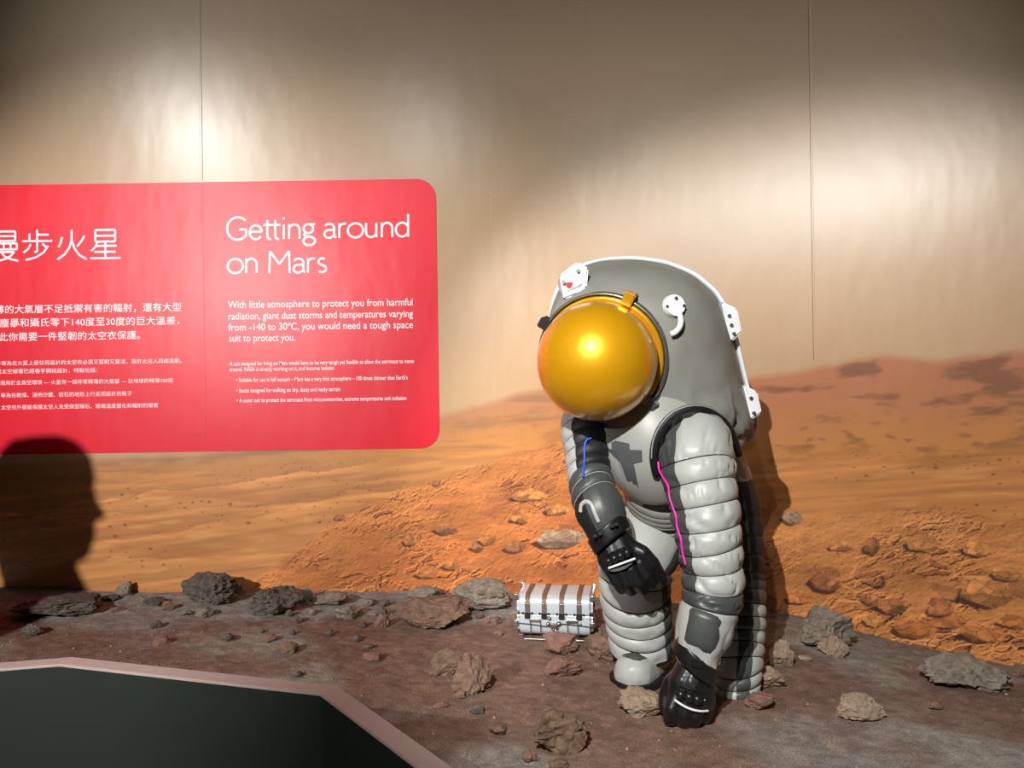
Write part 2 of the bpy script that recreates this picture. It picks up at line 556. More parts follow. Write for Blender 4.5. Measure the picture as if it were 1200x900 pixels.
# ------------------------------------------------------------------ setting: visitors' floor, barrier
M_floor = mat('hall_floor', srgb(52, 50, 50), rough=0.55, var=0.3, vscale=3.0)
bm = bmesh.new()
bmesh.ops.create_grid(bm, x_segments=8, y_segments=8, size=1, matrix=Matrix.Translation((-0.1, -0.85, 0)) @ Matrix.Diagonal((3.5, 4.15, 1, 1)))
structure(from_bm('floor', bm, M_floor))

M_panel = mat('dark_green_board', srgb(37, 42, 38), rough=0.42, spec=0.4, var=0.12, vscale=5.0, bump=0.05, bscale=300, bdist=0.0005)
M_rim = mat('board_edge', srgb(176, 156, 150), rough=0.6, var=0.10, vscale=30.0)
bx = list(zip(BAR_X, BAR_Y))
RIM_Z = CZ - 0.6


def offset_line(pts, d):
    out = []
    for i, (x, y) in enumerate(pts):
        ns = []
        for a, b in ((i - 1, i), (i, i + 1)):
            if a >= 0 and b < len(pts):
                tx, ty = pts[b][0] - pts[a][0], pts[b][1] - pts[a][1]
                l = math.hypot(tx, ty)
                ns.append((ty / l, -tx / l))
        nx, ny = sum(n[0] for n in ns) / len(ns), sum(n[1] for n in ns) / len(ns)
        k = d / (nx * nx + ny * ny)
        out.append((x + nx * k, y + ny * k))
    return out


def ribbon_solid(name, front, back, z0, z1, m, parent=None, bev=0.0):
    n = len(front)
    V = [(x, y, z1) for x, y in front] + [(x, y, z1) for x, y in back] + [(x, y, z0) for x, y in front] + [(x, y, z0) for x, y in back]
    Fc = []
    for i in range(n - 1):
        Fc += [(i, i + 1, n + i + 1, n + i), (2 * n + i + 1, 2 * n + i, 3 * n + i, 3 * n + i + 1),
               (i + 1, i, 2 * n + i, 2 * n + i + 1), (n + i, n + i + 1, 3 * n + i + 1, 3 * n + i)]
    Fc += [(0, n, 3 * n, 2 * n), (n - 1, 3 * n - 1, 4 * n - 1, 2 * n - 1)]
    bm = bmesh.new()
    vs = [bm.verts.new(v) for v in V]
    for f in Fc:
        bm.faces.new([vs[i] for i in f])
    bmesh.ops.recalc_face_normals(bm, faces=bm.faces)
    if bev:
        bmesh.ops.bevel(bm, geom=list(bm.edges), offset=bev, segments=2, affect='EDGES')
    return from_bm(name, bm, m, parent, flat_angle=35)


bar = thing('barrier', 'dark green angular barrier with a pale pinkish top edge in front of the dusty ground', 'barrier', (-0.36, 1.5, 0))
ribbon_solid('panel', offset_line(bx, 0.041), offset_line(bx, 0.006), 0.0, RIM_Z - 0.004, M_panel, bar)
rim_o = ribbon_solid('top_rim', offset_line(bx, 0.044), bx, RIM_Z - 0.006, RIM_Z, M_rim, bar, bev=0.0015)
rim_o['label'] = 'pale pinkish top edge'

# ------------------------------------------------------------------ the red information panel printed for the wall
M_red = mat('red_print', srgb(230, 12, 42), rough=0.40, spec=0.45, var=0.04, vscale=90, bump=0.13, bscale=2.6, bdist=0.03, stretch=(1.6, 1.0, 0.7), detail=2.6)
M_white = mat('white_lettering', srgb(248, 244, 244), rough=0.5, spec=0.3)
XR = P(513.5, 400, Y0).x
ZT, ZB = P(440, 210.5, Y0).z, P(440, 526.2, Y0).z
XL = -2.75
sign = thing('information_panel', 'red rounded panel with white bilingual text on the mural wall', 'sign', ((XL + XR) / 2, Y0, ZB))
RC = 0.082
outline = []
for cx, cz, a0 in ((XR - RC, ZT - RC, 90), (XR - RC, ZB + RC, 0), (XL + RC, ZB + RC, -90), (XL + RC, ZT - RC, -180)):
    for k in range(13):
        a = math.radians(a0 - k * 7.5)
        outline.append((cx + RC * math.cos(a), cz + RC * math.sin(a)))
n = len(outline)
mk('backing', [(x, Y0 - 0.002, z) for x, z in outline] + [(x, Y0, z) for x, z in outline],
   [tuple(range(n))] + [(i, i + n, (i + 1) % n + n, (i + 1) % n) for i in range(n)], M_red, sign, smooth=False)
X, Y, Z = wall_hit(238.5, 300)
mk('seam', [(X - 0.0009, Y - 0.0024, ZB), (X + 0.0009, Y - 0.0024, ZB), (X + 0.0009, Y - 0.0024, ZT), (X - 0.0009, Y - 0.0024, ZT)], [(0, 1, 2, 3)],
   mat('red_seam', srgb(206, 20, 44), rough=0.5), sign)


def text_mesh(s, off):
    cu = bpy.data.curves.new('t', 'FONT')
    cu.body = s
    cu.size = 1.0
    cu.offset = off
    cu.resolution_u = 3
    ob = bpy.data.objects.new('t', cu)
    COL.objects.link(ob)
    bpy.context.view_layer.update()
    dg = bpy.context.evaluated_depsgraph_get()
    me = bpy.data.meshes.new_from_object(ob.evaluated_get(dg))
    v = np.array([tuple(p.co) for p in me.vertices])
    f = [tuple(p.vertices) for p in me.polygons]
    bpy.data.objects.remove(ob)
    bpy.data.curves.remove(cu)
    bpy.data.meshes.remove(me)
    return v, f


def text_lines(name, lines, off=0.0, parent=sign):
    """lines: (string, left px, right px, baseline px at the left, cap height px); every line is a part of its own"""
    for s, l, r, base, cap in lines:
        asc = ord(s[0]) < 256 or s[0] == '\u2022'
        v, f = text_mesh(s, off)
        cv, _ = text_mesh('H' if asc else '\u9593', off)
        lowest = 0.0 if asc else cv[:, 1].min()
        ch = cv[:, 1].max() - lowest
        p0, p1 = P(l, base, Y0), P(r, base, Y0)
        sx = (p1.x - p0.x) / (v[:, 0].max() - v[:, 0].min())
        sy = cap * Y0 / F / ch
        mk(name, [(p0.x + (q[0] - v[:, 0].min()) * sx, Y0 - 0.0032, p0.z + (q[1] - lowest) * sy) for q in v], f, M_white, parent, smooth=False)


def strokes(name, items, wpx, parent=sign):
    """monoline lettering: polylines in pixels of the panel, turned into flat ribbons with mitred joints"""
    AV, AF = [], []
    parts_ = []
    for pl in items:                    # break at sharp corners so that every stroke keeps its width
        cur = [pl[0]]
        for i in range(1, len(pl)):
            cur.append(pl[i])
            if 0 < i < len(pl) - 1:
                a1 = math.atan2(pl[i][1] - pl[i - 1][1], pl[i][0] - pl[i - 1][0])
                a2 = math.atan2(pl[i + 1][1] - pl[i][1], pl[i + 1][0] - pl[i][0])
                da = abs((a2 - a1 + math.pi) % (2 * math.pi) - math.pi)
                if da > 0.7:
                    parts_.append(cur)
                    cur = [pl[i]]
        parts_.append(cur)
    for pl in parts_:
        pts = [Vector((P(x, y, Y0).x, P(x, y, Y0).z)) for x, y in pl]
        h = wpx * 0.5 * Y0 / F
        L_, R_ = [], []
        for i, p in enumerate(pts):
            d = Vector((0, 0))
            if i > 0:
                d += (p - pts[i - 1]).normalized()
            if i < len(pts) - 1:
                d += (pts[i + 1] - p).normalized()
            if d.length < 1e-6:
                d = (p - pts[i - 1])
            d.normalize()
            nn = Vector((-d.y, d.x))
            L_.append(p + nn * h)
            R_.append(p - nn * h)
        k = len(AV)
        m = len(pts)
        yy = Y0 - 0.0030 - 0.00006 * (len(AF) % 11)
        AV += [(p.x, yy, p.y) for p in L_] + [(p.x, yy, p.y) for p in R_]
        AF += [(k + i + 1, k + m + i + 1, k + m + i, k + i) for i in range(m - 1)]
    return mk(name, AV, AF, M_white, parent, smooth=False)


def arc(cx, cy, rx, ry, a0, a1, n=20):
    return [(cx + rx * math.cos(math.radians(a0 + (a1 - a0) * k / n)), cy - ry * math.sin(math.radians(a0 + (a1 - a0) * k / n))) for k in range(n + 1)]


def slope(items, x0, m=-0.0185):
    return [[(x, y + m * (x - x0)) for x, y in pl] for pl in items]


# "Getting around" / "on Mars": light humanist capitals and lower case drawn stroke by stroke (baseline y = 0 is set per line)
def glyphs(ch, x, b):
    """returns (strokes, advance); x-height 17.5, cap 26.5, measured off the panel"""
    xh = 17.0
    c_ = b - xh / 2
    if ch == 'G':
        return [arc(x + 12.6, b - 13.3, 12.4, 13.2, 42, 318, 30) + [(x + 22.4, b - 4.0), (x + 22.4, b - 12.0)], [(x + 14.5, b - 12.0), (x + 23.2, b - 12.0)]]
    if ch == 'e':
        return [[(x + 1.0, c_ - 0.6), (x + 15.0, c_ - 0.6)] + arc(x + 8.0, c_, 7.2, xh / 2 - 0.3, 4, 325, 26)]
    if ch == 't':
        return [[(x + 3.6, b - 22.5), (x + 3.6, b - 4.5)] + arc(x + 7.0, b - 4.3, 3.4, 4.2, 180, 290, 8), [(x + 0.2, b - xh + 0.4), (x + 8.2, b - xh + 0.4)]]
    if ch == '\u03c4':        # the two joined t of the title
        return [[(x + q, b - 22.5), (x + q, b - 4.5)] + arc(x + q + 3.2, b - 4.3, 3.2, 4.2, 180, 290, 8) for q in (5.4, 14.7)] + [[(x + 0.6, b - xh + 0.4), (x + 20.6, b - xh + 0.4)]]
    if ch == 'i':
        return [[(x + 2, b), (x + 2, b - xh)], [(x + 0.8, b - 24.0), (x + 3.2, b - 24.0)]]
    if ch == 'n':
        return [[(x + 1.6, b), (x + 1.6, b - xh)], [(x + 1.6, b - 9.5)] + arc(x + 7.8, b - 10.3, 6.2, 6.5, 165, 0, 14) + [(x + 14, b)]]
    if ch == 'g':
        return [arc(x + 7.0, b - 11.6, 5.6, 5.3, 0, 360, 24), [(x + 9.5, b - xh + 0.3), (x + 15.0, b - xh + 0.3)],
                [(x + 3.6, b - 7.4)] + arc(x + 4.6, b - 4.8, 2.4, 2.2, 130, 265, 8) + arc(x + 8.0, b + 2.9, 6.9, 4.9, 75, -255, 26) + [(x + 4.5, b - 2.6)]]
    if ch == 'a':
        return [[(x + 1.8, b - 14.2)] + arc(x + 6.8, b - 11.8, 5.6, 5.1, 140, 0, 12) + [(x + 12.4, b - 2.4), (x + 14.6, b - 0.4)],
                [(x + 12.4, b - 10.0)] + arc(x + 6.2, b - 4.9, 5.2, 4.7, 70, 300, 16) + [(x + 12.4, b - 3.4)]]
    if ch == 'r':
        return [[(x + 1.6, b), (x + 1.6, b - xh)], [(x + 1.6, b - 10.0)] + arc(x + 7.4, b - 10.8, 5.8, 6.0, 165, 65, 8)]
    if ch == 'o':
        return [arc(x + 9.8, c_, 8.9, xh / 2 - 0.1, 0, 360, 28)]
    if ch == 'u':
        return [[(x + 1.6, b - xh), (x + 1.6, b - 6.4)] + arc(x + 7.4, b - 6.4, 5.8, 6.2, 180, 335, 12) + [(x + 13.6, b - 5.0)], [(x + 13.6, b - xh), (x + 13.6, b)]]
    if ch == 'd':
        return [arc(x + 8.4, c_, 7.4, xh / 2 - 0.3, 30, 330, 24), [(x + 15.4, b - 26.4), (x + 15.4, b)]]
    if ch == 'M':
        return [[(x + 1.6, b), (x + 2.2, b - 26), (x + 13.4, b - 10.8), (x + 24.6, b - 26), (x + 25.4, b)]]
    if ch == 's':
        return [arc(x + 5.6, b - 12.7, 4.3, 4.0, 45, 215, 12) + [(x + 5.6, b - 8.9)] + arc(x + 5.5, b - 4.5, 4.6, 4.2, 45, -145, 14)]
    return []


def title_word(word, xs, b, x0):
    it = []
    for ch, x in zip(word, xs):
        it += slope(glyphs(ch, x, b), x0)
    return it


strokes('heading_line', title_word('Ge\u03c4ing', [266.3, 292.0, 308.2, 330.8, 337.4, 354.6], 281.4, 267) + \
    title_word('around', [379.4, 396.2, 407.0, 427.6, 446.0, 463.0], 281.4, 267), 2.5)
strokes('heading_line', title_word('on', [266.2, 287.2], 320.6, 267) + title_word('Mars', [314.4, 343.3, 359.6, 372.2], 320.6, 315), 2.5)

# the four large characters of the Chinese title, stroke by stroke (0..36 box each)
CJ = {
    'man': [[(3, 4), (7.5, 9)], [(1, 13), (6, 18)], [(1.5, 35), (8.5, 22)], [(13, 1.5), (32, 1.5), (32, 12.5), (13, 12.5), (13, 1.5)], [(13, 7), (32, 7)],
            [(11, 15.5), (34, 15.5), (34, 22.5), (11, 22.5), (11, 15.5)], [(18.5, 15.5), (18.5, 22.5)], [(26.5, 15.5), (26.5, 22.5)],
            [(12, 25.5), (31, 25.5), (27, 30), (21, 33.5), (12, 36)], [(16, 26), (20, 31), (27, 34), (35.5, 36)]],
    'bu': [[(18.5, 0), (18.5, 13)], [(18.5, 6), (32, 6)], [(9.5, 4.5), (9.5, 13)], [(1, 13.4), (36, 13.4)], [(18.5, 13.4), (18.5, 26), (15, 26)],
           [(11, 17), (8, 22.5), (2.5, 27)], [(24.5, 16.5), (29.5, 21)], [(31.5, 19), (26, 27), (17, 32.5), (5, 35.5)]],
    'huo': [[(18, 0.5), (18, 12), (15.5, 21), (10, 29), (1.5, 35)], [(18.3, 13), (21.5, 22.5), (27, 30), (35.5, 35.2)], [(6.8, 9), (5.6, 15), (2.6, 20.5)],
            [(33, 7.5), (29.5, 14), (24.5, 20)]],
    'xing': [[(6.5, 1.2), (29.8, 1.2), (29.8, 14.8), (6.5, 14.8), (6.5, 1.2)], [(6.5, 8), (29.8, 8)], [(9, 15.5), (6.5, 21), (2, 25.6)], [(6.8, 19.8), (31.5, 19.8)],
             [(18.5, 15), (18.5, 34)], [(5.5, 26.8), (30.5, 26.8)], [(0.5, 34.2), (36, 34.2)]],
}
it = []
for key, x0, y0 in (('man', -13.6, 270.2), ('bu', 25.6, 269.4), ('huo', 66.4, 269.2), ('xing', 105.6, 268.6)):
    it += [[(x0 + x, y0 + y - 0.012 * x) for x, y in pl] for pl in CJ[key]]
strokes('chinese_heading', it, 2.3)

text_lines('introduction_line', [
    ('With little atmosphere to protect you from harmful', 267.6, 484.0, 361.2, 8.3),
    ('radiation, giant dust storms and temperatures varying', 268.2, 484.2, 374.6, 8.3),
    ('from -140 to 30\u00baC, you would need a tough space', 268.2, 484.2, 387.6, 8.3),
    ('suit to protect you.', 268.8, 346.2, 400.4, 8.3)], off=0.008)
text_lines('small_print_line', [
    ('A suit designed for living on Mars would have to be very tough yet flexible to allow the astronaut to move', 269.4, 485.2, 428.6, 4.7),
    ('around. NASA is already working on it, and features include:', 269.4, 391.8, 435.2, 4.7),
    ('\u2022 Suitable for use in full vacuum \u2013 Mars has a very thin atmosphere \u2013 100 times thinner than Earth\u2019s', 277.2, 478.0, 447.6, 4.7),
    ('\u2022 Boots designed for walking on dry, dusty and rocky terrain', 277.4, 399.0, 460.0, 4.7),
    ('\u2022 A cover suit to protect the astronaut from micrometeorites, extreme temperatures and radiation', 277.8, 476.6, 471.6, 4.7)], off=0.010)
text_lines('chinese_introduction_line', [
    ('\u706b\u661f\u7a00\u8584\u7684\u5927\u6c23\u5c64\u4e0d\u8db3\u62b5\u79a6\u6709\u5bb3\u7684\u8f3b\u5c04\uff0c\u9084\u6709\u5927\u578b', -40, 213.2, 368.4, 9.6),
    ('\u6c99\u5875\u66b4\u548c\u651d\u6c0f\u96f6\u4e0b140\u5ea6\u81f330\u5ea6\u7684\u5de8\u5927\u6eab\u5dee\uff0c', -11.5, 210.6, 383.8, 9.6),
    ('\u56e0\u6b64\u4f60\u9700\u8981\u4e00\u4ef6\u5805\u97cc\u7684\u592a\u7a7a\u8863\u4fdd\u8b77\u3002', -12, 164.6, 400.2, 9.6)], off=0.004)
text_lines('chinese_small_print_line', [
    ('\u4e00\u4ef6\u5c08\u70ba\u5728\u706b\u661f\u4e0a\u5c45\u4f4f\u800c\u8a2d\u8a08\u7684\u592a\u7a7a\u8863\u5fc5\u9808\u53c8\u5805\u97cc\u53c8\u9748\u6d3b\uff0c\u5bb9\u8a31\u592a\u7a7a\u4eba\u56db\u8655\u8d70\u52d5\u3002', -10.5, 213.4, 428.6, 5.2),
    ('\u7f8e\u570b\u592a\u7a7a\u7e3d\u7f72\u5df2\u7d93\u8457\u624b\u958b\u59cb\u8a2d\u8a08\uff0c\u7279\u9ede\u5305\u62ec\uff1a', -10.5, 114.8, 438.2, 5.2),
    ('\u9069\u7528\u65bc\u5168\u771f\u7a7a\u74b0\u5883 \u2014 \u706b\u661f\u6709\u4e00\u500b\u975e\u5e38\u7a00\u8584\u7684\u5927\u6c23\u5c64 \u2014 \u6bd4\u5730\u7403\u7684\u7a00\u8584100\u500d', 0.8, 203.2, 451.4, 5.2),
    ('\u5c08\u70ba\u5728\u4e7e\u71e5\u3001\u6eff\u4f48\u6c99\u5875\u3001\u5ca9\u77f3\u7684\u5730\u5f62\u4e0a\u884c\u8d70\u800c\u8a2d\u8a08\u7684\u9774\u5b50', 1.6, 155.2, 466.0, 5.2),
    ('\u592a\u7a7a\u8863\u5916\u5c64\u80fd\u4fdd\u8b77\u592a\u7a7a\u4eba\u514d\u53d7\u5fae\u578b\u9695\u77f3\u3001\u6975\u7aef\u6eab\u5ea6\u8b8a\u5316\u548c\u8f3b\u5c04\u7684\u50b7\u5bb3', 1.8, 185.6, 480.2, 5.2)])

# ------------------------------------------------------------------ rocks lying on the diorama ground
def ico(sub):
    bm = bmesh.new()
    bmesh.ops.create_icosphere(bm, subdivisions=sub, radius=1.0)
    v = np.array([tuple(p.co) for p in bm.verts])
    f = [tuple(p.index for p in q.verts) for q in bm.faces]
    bm.free()
    return v, f


ICO = {k: ico(k) for k in (3, 4, 5)}
ROCK = {
    'dark': mat('dark_grey_rock', srgb(118, 108, 98), rough=0.93, spec=0.2, var=0.4, vscale=38, col2=srgb(72, 63, 58), bump=1.0, bscale=95, bdist=0.008, detail=7),
    'grey': mat('dusty_grey_rock', srgb(150, 140, 126), rough=0.95, spec=0.15, var=0.4, vscale=34, col2=srgb(102, 90, 80), bump=0.9, bscale=80, bdist=0.006, detail=7),
    'brown': mat('brown_rock', srgb(138, 106, 86), rough=0.93, spec=0.2, var=0.4, vscale=36, col2=srgb(94, 80, 70), bump=0.9, bscale=70, bdist=0.007, detail=7),
    'red': mat('reddish_rock', srgb(140, 106, 92), rough=0.93, spec=0.2, var=0.4, vscale=36, col2=srgb(102, 78, 70), bump=0.9, bscale=70, bdist=0.006, detail=7),
    'tan': mat('tan_rock', srgb(164, 148, 128), rough=0.93, spec=0.2, var=0.4, vscale=32, col2=srgb(130, 104, 88), bump=0.8, bscale=70, bdist=0.006, detail=7),
    'olive': mat('olive_brown_rock', srgb(130, 106, 86), rough=0.93, spec=0.2, var=0.45, vscale=34, col2=srgb(84, 66, 55), bump=0.9, bscale=60, bdist=0.008, detail=7),
}


def rock(px, py, w, h, kind, label, group=None, rough=0.15, cuts=15, dep=0.8, tilt=None, sub=None, seed=None):
    sd = seed if seed is not None else int(px * 7 + py * 13)
    rg = np.random.RandomState(sd)
    sub = sub or (5 if w > 45 else 4 if w > 17 else 3)
    v, f = ICO[sub]
    v = v.copy()
    for k in range(cuts):
        nrm = rg.normal(size=3)
        nrm[2] += 0.15
        nrm /= np.linalg.norm(nrm)
        hgt = rg.uniform(0.55, 0.92)
        d = v @ nrm - hgt
        v -= np.outer(np.maximum(d, 0), nrm) * 0.93
    nz = fbm(v[:, 0] * 1.5 + sd, v[:, 1] * 1.5, v[:, 2] * 1.5, seed=sd % 97, oct=3)
    fine = fbm(v[:, 0] * 6 + sd, v[:, 1] * 6, v[:, 2] * 6, seed=sd % 89, oct=3, gain=0.6)
    rdg = -np.abs(vnoise(v[:, 0] * 3.2 + sd, v[:, 1] * 3.2, v[:, 2] * 4.5, seed=sd % 83))
    pit = np.minimum(vnoise(v[:, 0] * 9 + sd, v[:, 1] * 9, v[:, 2] * 9, seed=sd % 79), 0)
    v = v * (1 + rough * nz + rough * 0.5 * fine + rough * 0.5 * pit + rough * 0.8 * rdg)[:, None]
    # fit the seen outline: width along x, height along z
    for a in range(3):
        v[:, a] = (v[:, a] - v[:, a].min()) / (v[:, a].max() - v[:, a].min()) - 0.5
    X, Y, Z = ground_hit(px, py + h * 0.40)
    sx = w * Y / F
    sz = h * Y / F
    sy = dep * sx
    # part of the seen height is the top face sloping back; the rest stands up
    down = (CZ - Z) / Y
    stand = max(sz - 0.45 * sy * down, 0.52 * sz)
    v = v * np.array([sx, sy, stand * 1.22])
    base = Vector((X, min(Y + sy * 0.30, float(wallY(X)) - sy * 0.52), Z))
    zg = float(ground_base(base.x, base.y))
    v[:, 2] += stand * 1.22 * 0.5 - stand * 0.2
    o = mk('rock', v, f, ROCK[kind], None)
    o.location = (base.x, base.y, zg)
    o.data.polygons.foreach_set('use_smooth', np.ones(len(f), bool))
    o.data.set_sharp_from_angle(angle=math.radians(24))
    return tag(o, label, 'rock', group)


ROCKS = [
    (60, 712, 98, 30, 'dark', 'wide dark rock by the mural under the shadow of a visitor'),
    (35, 740, 24, 16, 'dark', 'small dark stone in shadow on the ground, nearest to the left end of the barrier'),
    (143, 692, 20, 18, 'grey', 'small pale grey stone at the edge of the shadow beside the mural'),
    (126, 702, 22, 8, 'dark', 'flat dark stone lying just left of the small pale grey stone'),
    (179, 706, 26, 12, 'dark', 'low dark stone left of the big craggy dark rock'),
    (197, 711, 15, 13, 'brown', 'small brown stone touching the left foot of the big craggy dark rock'),
    (241, 694, 70, 42, 'dark', 'big craggy dark rock by the mural, below the red panel'),
    (237, 719, 22, 12, 'grey', 'grey pebble in front of the big craggy dark rock'),
    (216, 719, 18, 7, 'grey', 'flat grey pebble below the left side of the big craggy dark rock'),
    (136, 716, 16, 7, 'red', 'flat reddish pebble on the border of the shadow on the ground'),
    (181, 733, 15, 10, 'dark', 'small dark pebble between the barrier and the big craggy dark rock'),
    (187, 753, 22, 12, 'red', 'reddish stone just behind the top edge of the barrier, furthest left'),
    (265, 748, 18, 10, 'dark', 'dark stone behind the middle of the barrier'),
    (320, 707, 66, 38, 'dark', 'dark rounded rock second from the left in the row by the mural'),
    (357, 698, 22, 18, 'grey', 'small grey stone tucked against the right end of the dark rounded rock'),
    (386, 704, 44, 18, 'grey', 'low grey rock by the mural, left of the flat reddish slab'),
    (404, 719, 36, 17, 'grey', 'grey pointed rock in front of the low grey rock'),
    (347, 727, 16, 10, 'dark', 'little brown stone in front of the dark rounded rock'),
    (338, 720, 10, 9, 'dark', 'tiny dark stone under the right side of the dark rounded rock'),
    (366, 718, 12, 8, 'grey', 'tiny grey stone between the dark rounded rock and the grey pointed rock'),
    (314, 749, 17, 11, 'red', 'small reddish stone, left of two below the dark rounded rock'),
    (336, 760, 24, 15, 'brown', 'brown stone, right of two below the dark rounded rock'),
    (342, 742, 8, 8, 'dark', 'tiny dark pebble above the brown stone'),
    (306, 740, 8, 6, 'dark', 'tiny dark pebble above the small reddish stone'),
    (347, 791, 14, 9, 'dark', 'dark pebble right behind the top edge of the barrier'),
    (386, 742, 10, 8, 'dark', 'lone dark pebble below the grey pointed rock'),
    (418, 749, 11, 9, 'dark', 'round dark pebble in the middle of the ground left of the flat reddish slab'),
    (431, 758, 14, 6, 'olive', 'flat olive pebble below the round dark pebble'),
    (447, 729, 20, 18, 'red', 'reddish stone at the left end of the flat reddish slab'),
    (424, 733, 10, 8, 'dark', 'tiny stone left of the reddish stone beside the slab'),
    (431, 707, 17, 10, 'grey', 'small grey stone by the mural right of the low grey rock'),
    (451, 708, 12, 9, 'dark', 'small dark stone by the mural next to the leaning grey slab'),
    (446, 718, 14, 12, 'dark', 'dark lump standing behind the reddish stone beside the slab'),
    (507, 721, 88, 38, 'brown', 'broad flat reddish slab, largest in the row by the mural'),
    (498, 694, 44, 18, 'grey', 'grey wedge of rock peeping out behind the broad flat slab'),
    (561, 700, 72, 38, 'grey', 'large grey block by the mural between the broad slab and the silver case'),
    (562, 722, 11, 8, 'brown', 'tiny brown pebble below the large grey block, left of three'),
    (570, 728, 10, 7, 'red', 'tiny reddish pebble below the large grey block, middle of three'),
    (581, 727, 14, 9, 'brown', 'brown pebble below the large grey block, right of three'),
    (584, 743, 10, 8, 'brown', 'small brown pebble left of the silver case, lower on the ground'),
    (603, 725, 9, 9, 'red', 'small reddish stone touching the left side of the silver case'),
    (523, 779, 40, 34, 'olive', 'olive brown rock, left of the pair in the middle of the ground'),
    (553, 794, 50, 50, 'brown', 'tall brown craggy rock, right of the pair in the middle of the ground'),
    (539, 815, 14, 10, 'brown', 'brown chip at the foot of the tall brown craggy rock'),
    (558, 833, 19, 14, 'dark', 'dark stone below the pair of rocks in the middle of the ground'),
    (436, 771, 26, 11, 'red', 'low reddish stone half buried, left of the olive brown rock'),
    (516, 827, 20, 8, 'red', 'flat reddish stone near the slanting end of the barrier'),
    (583, 858, 22, 16, 'brown', 'brown stone between the barrier and the big lumpy rock'),
    (657, 757, 42, 30, 'red', 'reddish pointed rock directly in front of the silver case'),
    (660, 784, 44, 28, 'red', 'dull red rounded rock in front of the reddish pointed rock'),
    (658, 857, 66, 60, 'olive', 'big lumpy olive brown rock in the foreground'),
    (622, 888, 22, 17, 'brown', 'brown stone at the lower left foot of the big lumpy rock'),
    (655, 899, 26, 16, 'olive', 'olive stone at the bottom edge below the big lumpy rock'),
    (708, 761, 44, 36, 'brown', 'grey brown rock between the silver case and the boot'),
    (752, 827, 54, 36, 'tan', 'pale tan rock beside the glove touching the ground'),
    (974, 739, 76, 54, 'grey', 'large lumpy grey rock against the mural on the right'),
    (980, 759, 34, 28, 'tan', 'tan wedge shaped stone in front of the large lumpy grey rock'),
    (918, 768, 32, 36, 'tan', 'tan slab of rock right of the kneeling leg, furthest back of three'),
    (905, 797, 42, 26, 'tan', 'tan flat rock right of the kneeling leg, middle of three'),
    (892, 823, 34, 24, 'red', 'pinkish rock right of the kneeling leg, nearest of three'),
    (945, 772, 16, 7, 'tan', 'thin tan chip left of the tan wedge shaped stone'),
    (1013, 832, 56, 36, 'tan', 'lone tan and brown rock on the open ground at the right'),
    (1098, 828, 17, 11, 'brown', 'small brown stone right of the lone tan and brown rock'),
    (1075, 781, 20, 8, 'brown', 'flat brown chip near the mural at the right'),
    (1143, 787, 98, 52, 'grey', 'very broad grey rock against the mural at the far right'),
    (1198, 787, 24, 18, 'brown', 'brown stone right of the very broad grey rock at the picture edge'),
]
for r_ in ROCKS:
    rock(*r_)

# fine gravel strewn over the ground, past counting
rg = np.random.RandomState(5)
GV, GF = [], []
tet = np.array([(0, 0, 1.0), (0.94, 0, -0.33), (-0.47, 0.82, -0.33), (-0.47, -0.82, -0.33), (0.5, 0.6, 0.5)])
for k in range(3600):
    x = rg.uniform(-2.4, 2.1)
    yb_ = float(np.interp(x, BAR_X, BAR_Y)) + 0.03
    y = yb_ + (float(wallY(x)) - 0.03 - yb_) * rg.uniform(0, 1)
    if fbm(np.array([x * 2.0]), np.array([y * 2.0]), seed=77, oct=2)[0] < rg.uniform(-0.7, 0.5):
        continue
    s = 0.0016 + 0.0044 * rg.uniform() ** 3
    z = float(ground_base(x, y)) + 0.0024 * float(fbm(np.array([x * 11]), np.array([y * 11]), seed=91, oct=6, gain=0.68)[0])
    a = rg.uniform(0, 6.28)
    q = tet * (1 + 0.3 * rg.normal(size=tet.shape)) * s
    q = q @ np.array([[math.cos(a), -math.sin(a), 0], [math.sin(a), math.cos(a), 0], [0, 0, 1]])
    b = len(GV)
    GV += [tuple(p + np.array([x, y, z + 0.2 * s])) for p in q]
    GF += [(b, b + 1, b + 4), (b, b + 4, b + 2), (b, b + 2, b + 3), (b, b + 3, b + 1), (b + 1, b + 2, b + 4), (b + 1, b + 3, b + 2)]
gr = mk('gravel', GV, GF, mat('gravel', srgb(168, 148, 134), rough=0.9, var=0.5, vscale=25, col2=srgb(92, 74, 66)), None, smooth=False)
tag(gr, 'fine loose gravel strewn over the dusty ground', 'gravel')
gr['kind'] = 'stuff'

# ------------------------------------------------------------------ silver equipment case
M_alu = mat('silver_painted_metal', srgb(196, 204, 210), rough=0.3, metal=0.25, spec=0.6, var=0.05, vscale=14)
M_strap = mat('brown_strap', srgb(112, 82, 62), rough=0.55, var=0.2, vscale=40)
M_chrome = mat('bright_metal', srgb(215, 216, 214), rough=0.3, metal=1.0)
M_steel = mat('dull_steel', srgb(150, 146, 138), rough=0.35, metal=0.9)
M_dark = mat('dark_metal', srgb(48, 44, 42), rough=0.45, metal=0.5)
cX, cY, cZ = ground_hit(655, 753)
CW, CD, CH = 0.272, 0.185, 0.143
YAW = math.radians(-9)
case = thing('equipment_case', 'silver ribbed equipment case with brown straps standing on the dusty ground', 'case', (0, 0, 0))
ORG = Vector((0, 0, 0))
prof_n = 10


def case_prof(z0, z1, rt, rb, d=CD):
    """side profile (y, z), counter-clockwise, with rounded corners"""
    out = []
    for cy, cz, r, a0 in ((-d / 2 + rb, z0 + rb, rb, 180), (d / 2 - rb, z0 + rb, rb, 270), (d / 2 - rt, z1 - rt, rt, 0), (-d / 2 + rt, z1 - rt, rt, 90)):
        for k in range(7):
            a = math.radians(a0 + k * 15)
            out.append((cy + r * math.cos(a), cz + r * math.sin(a)))
    return out


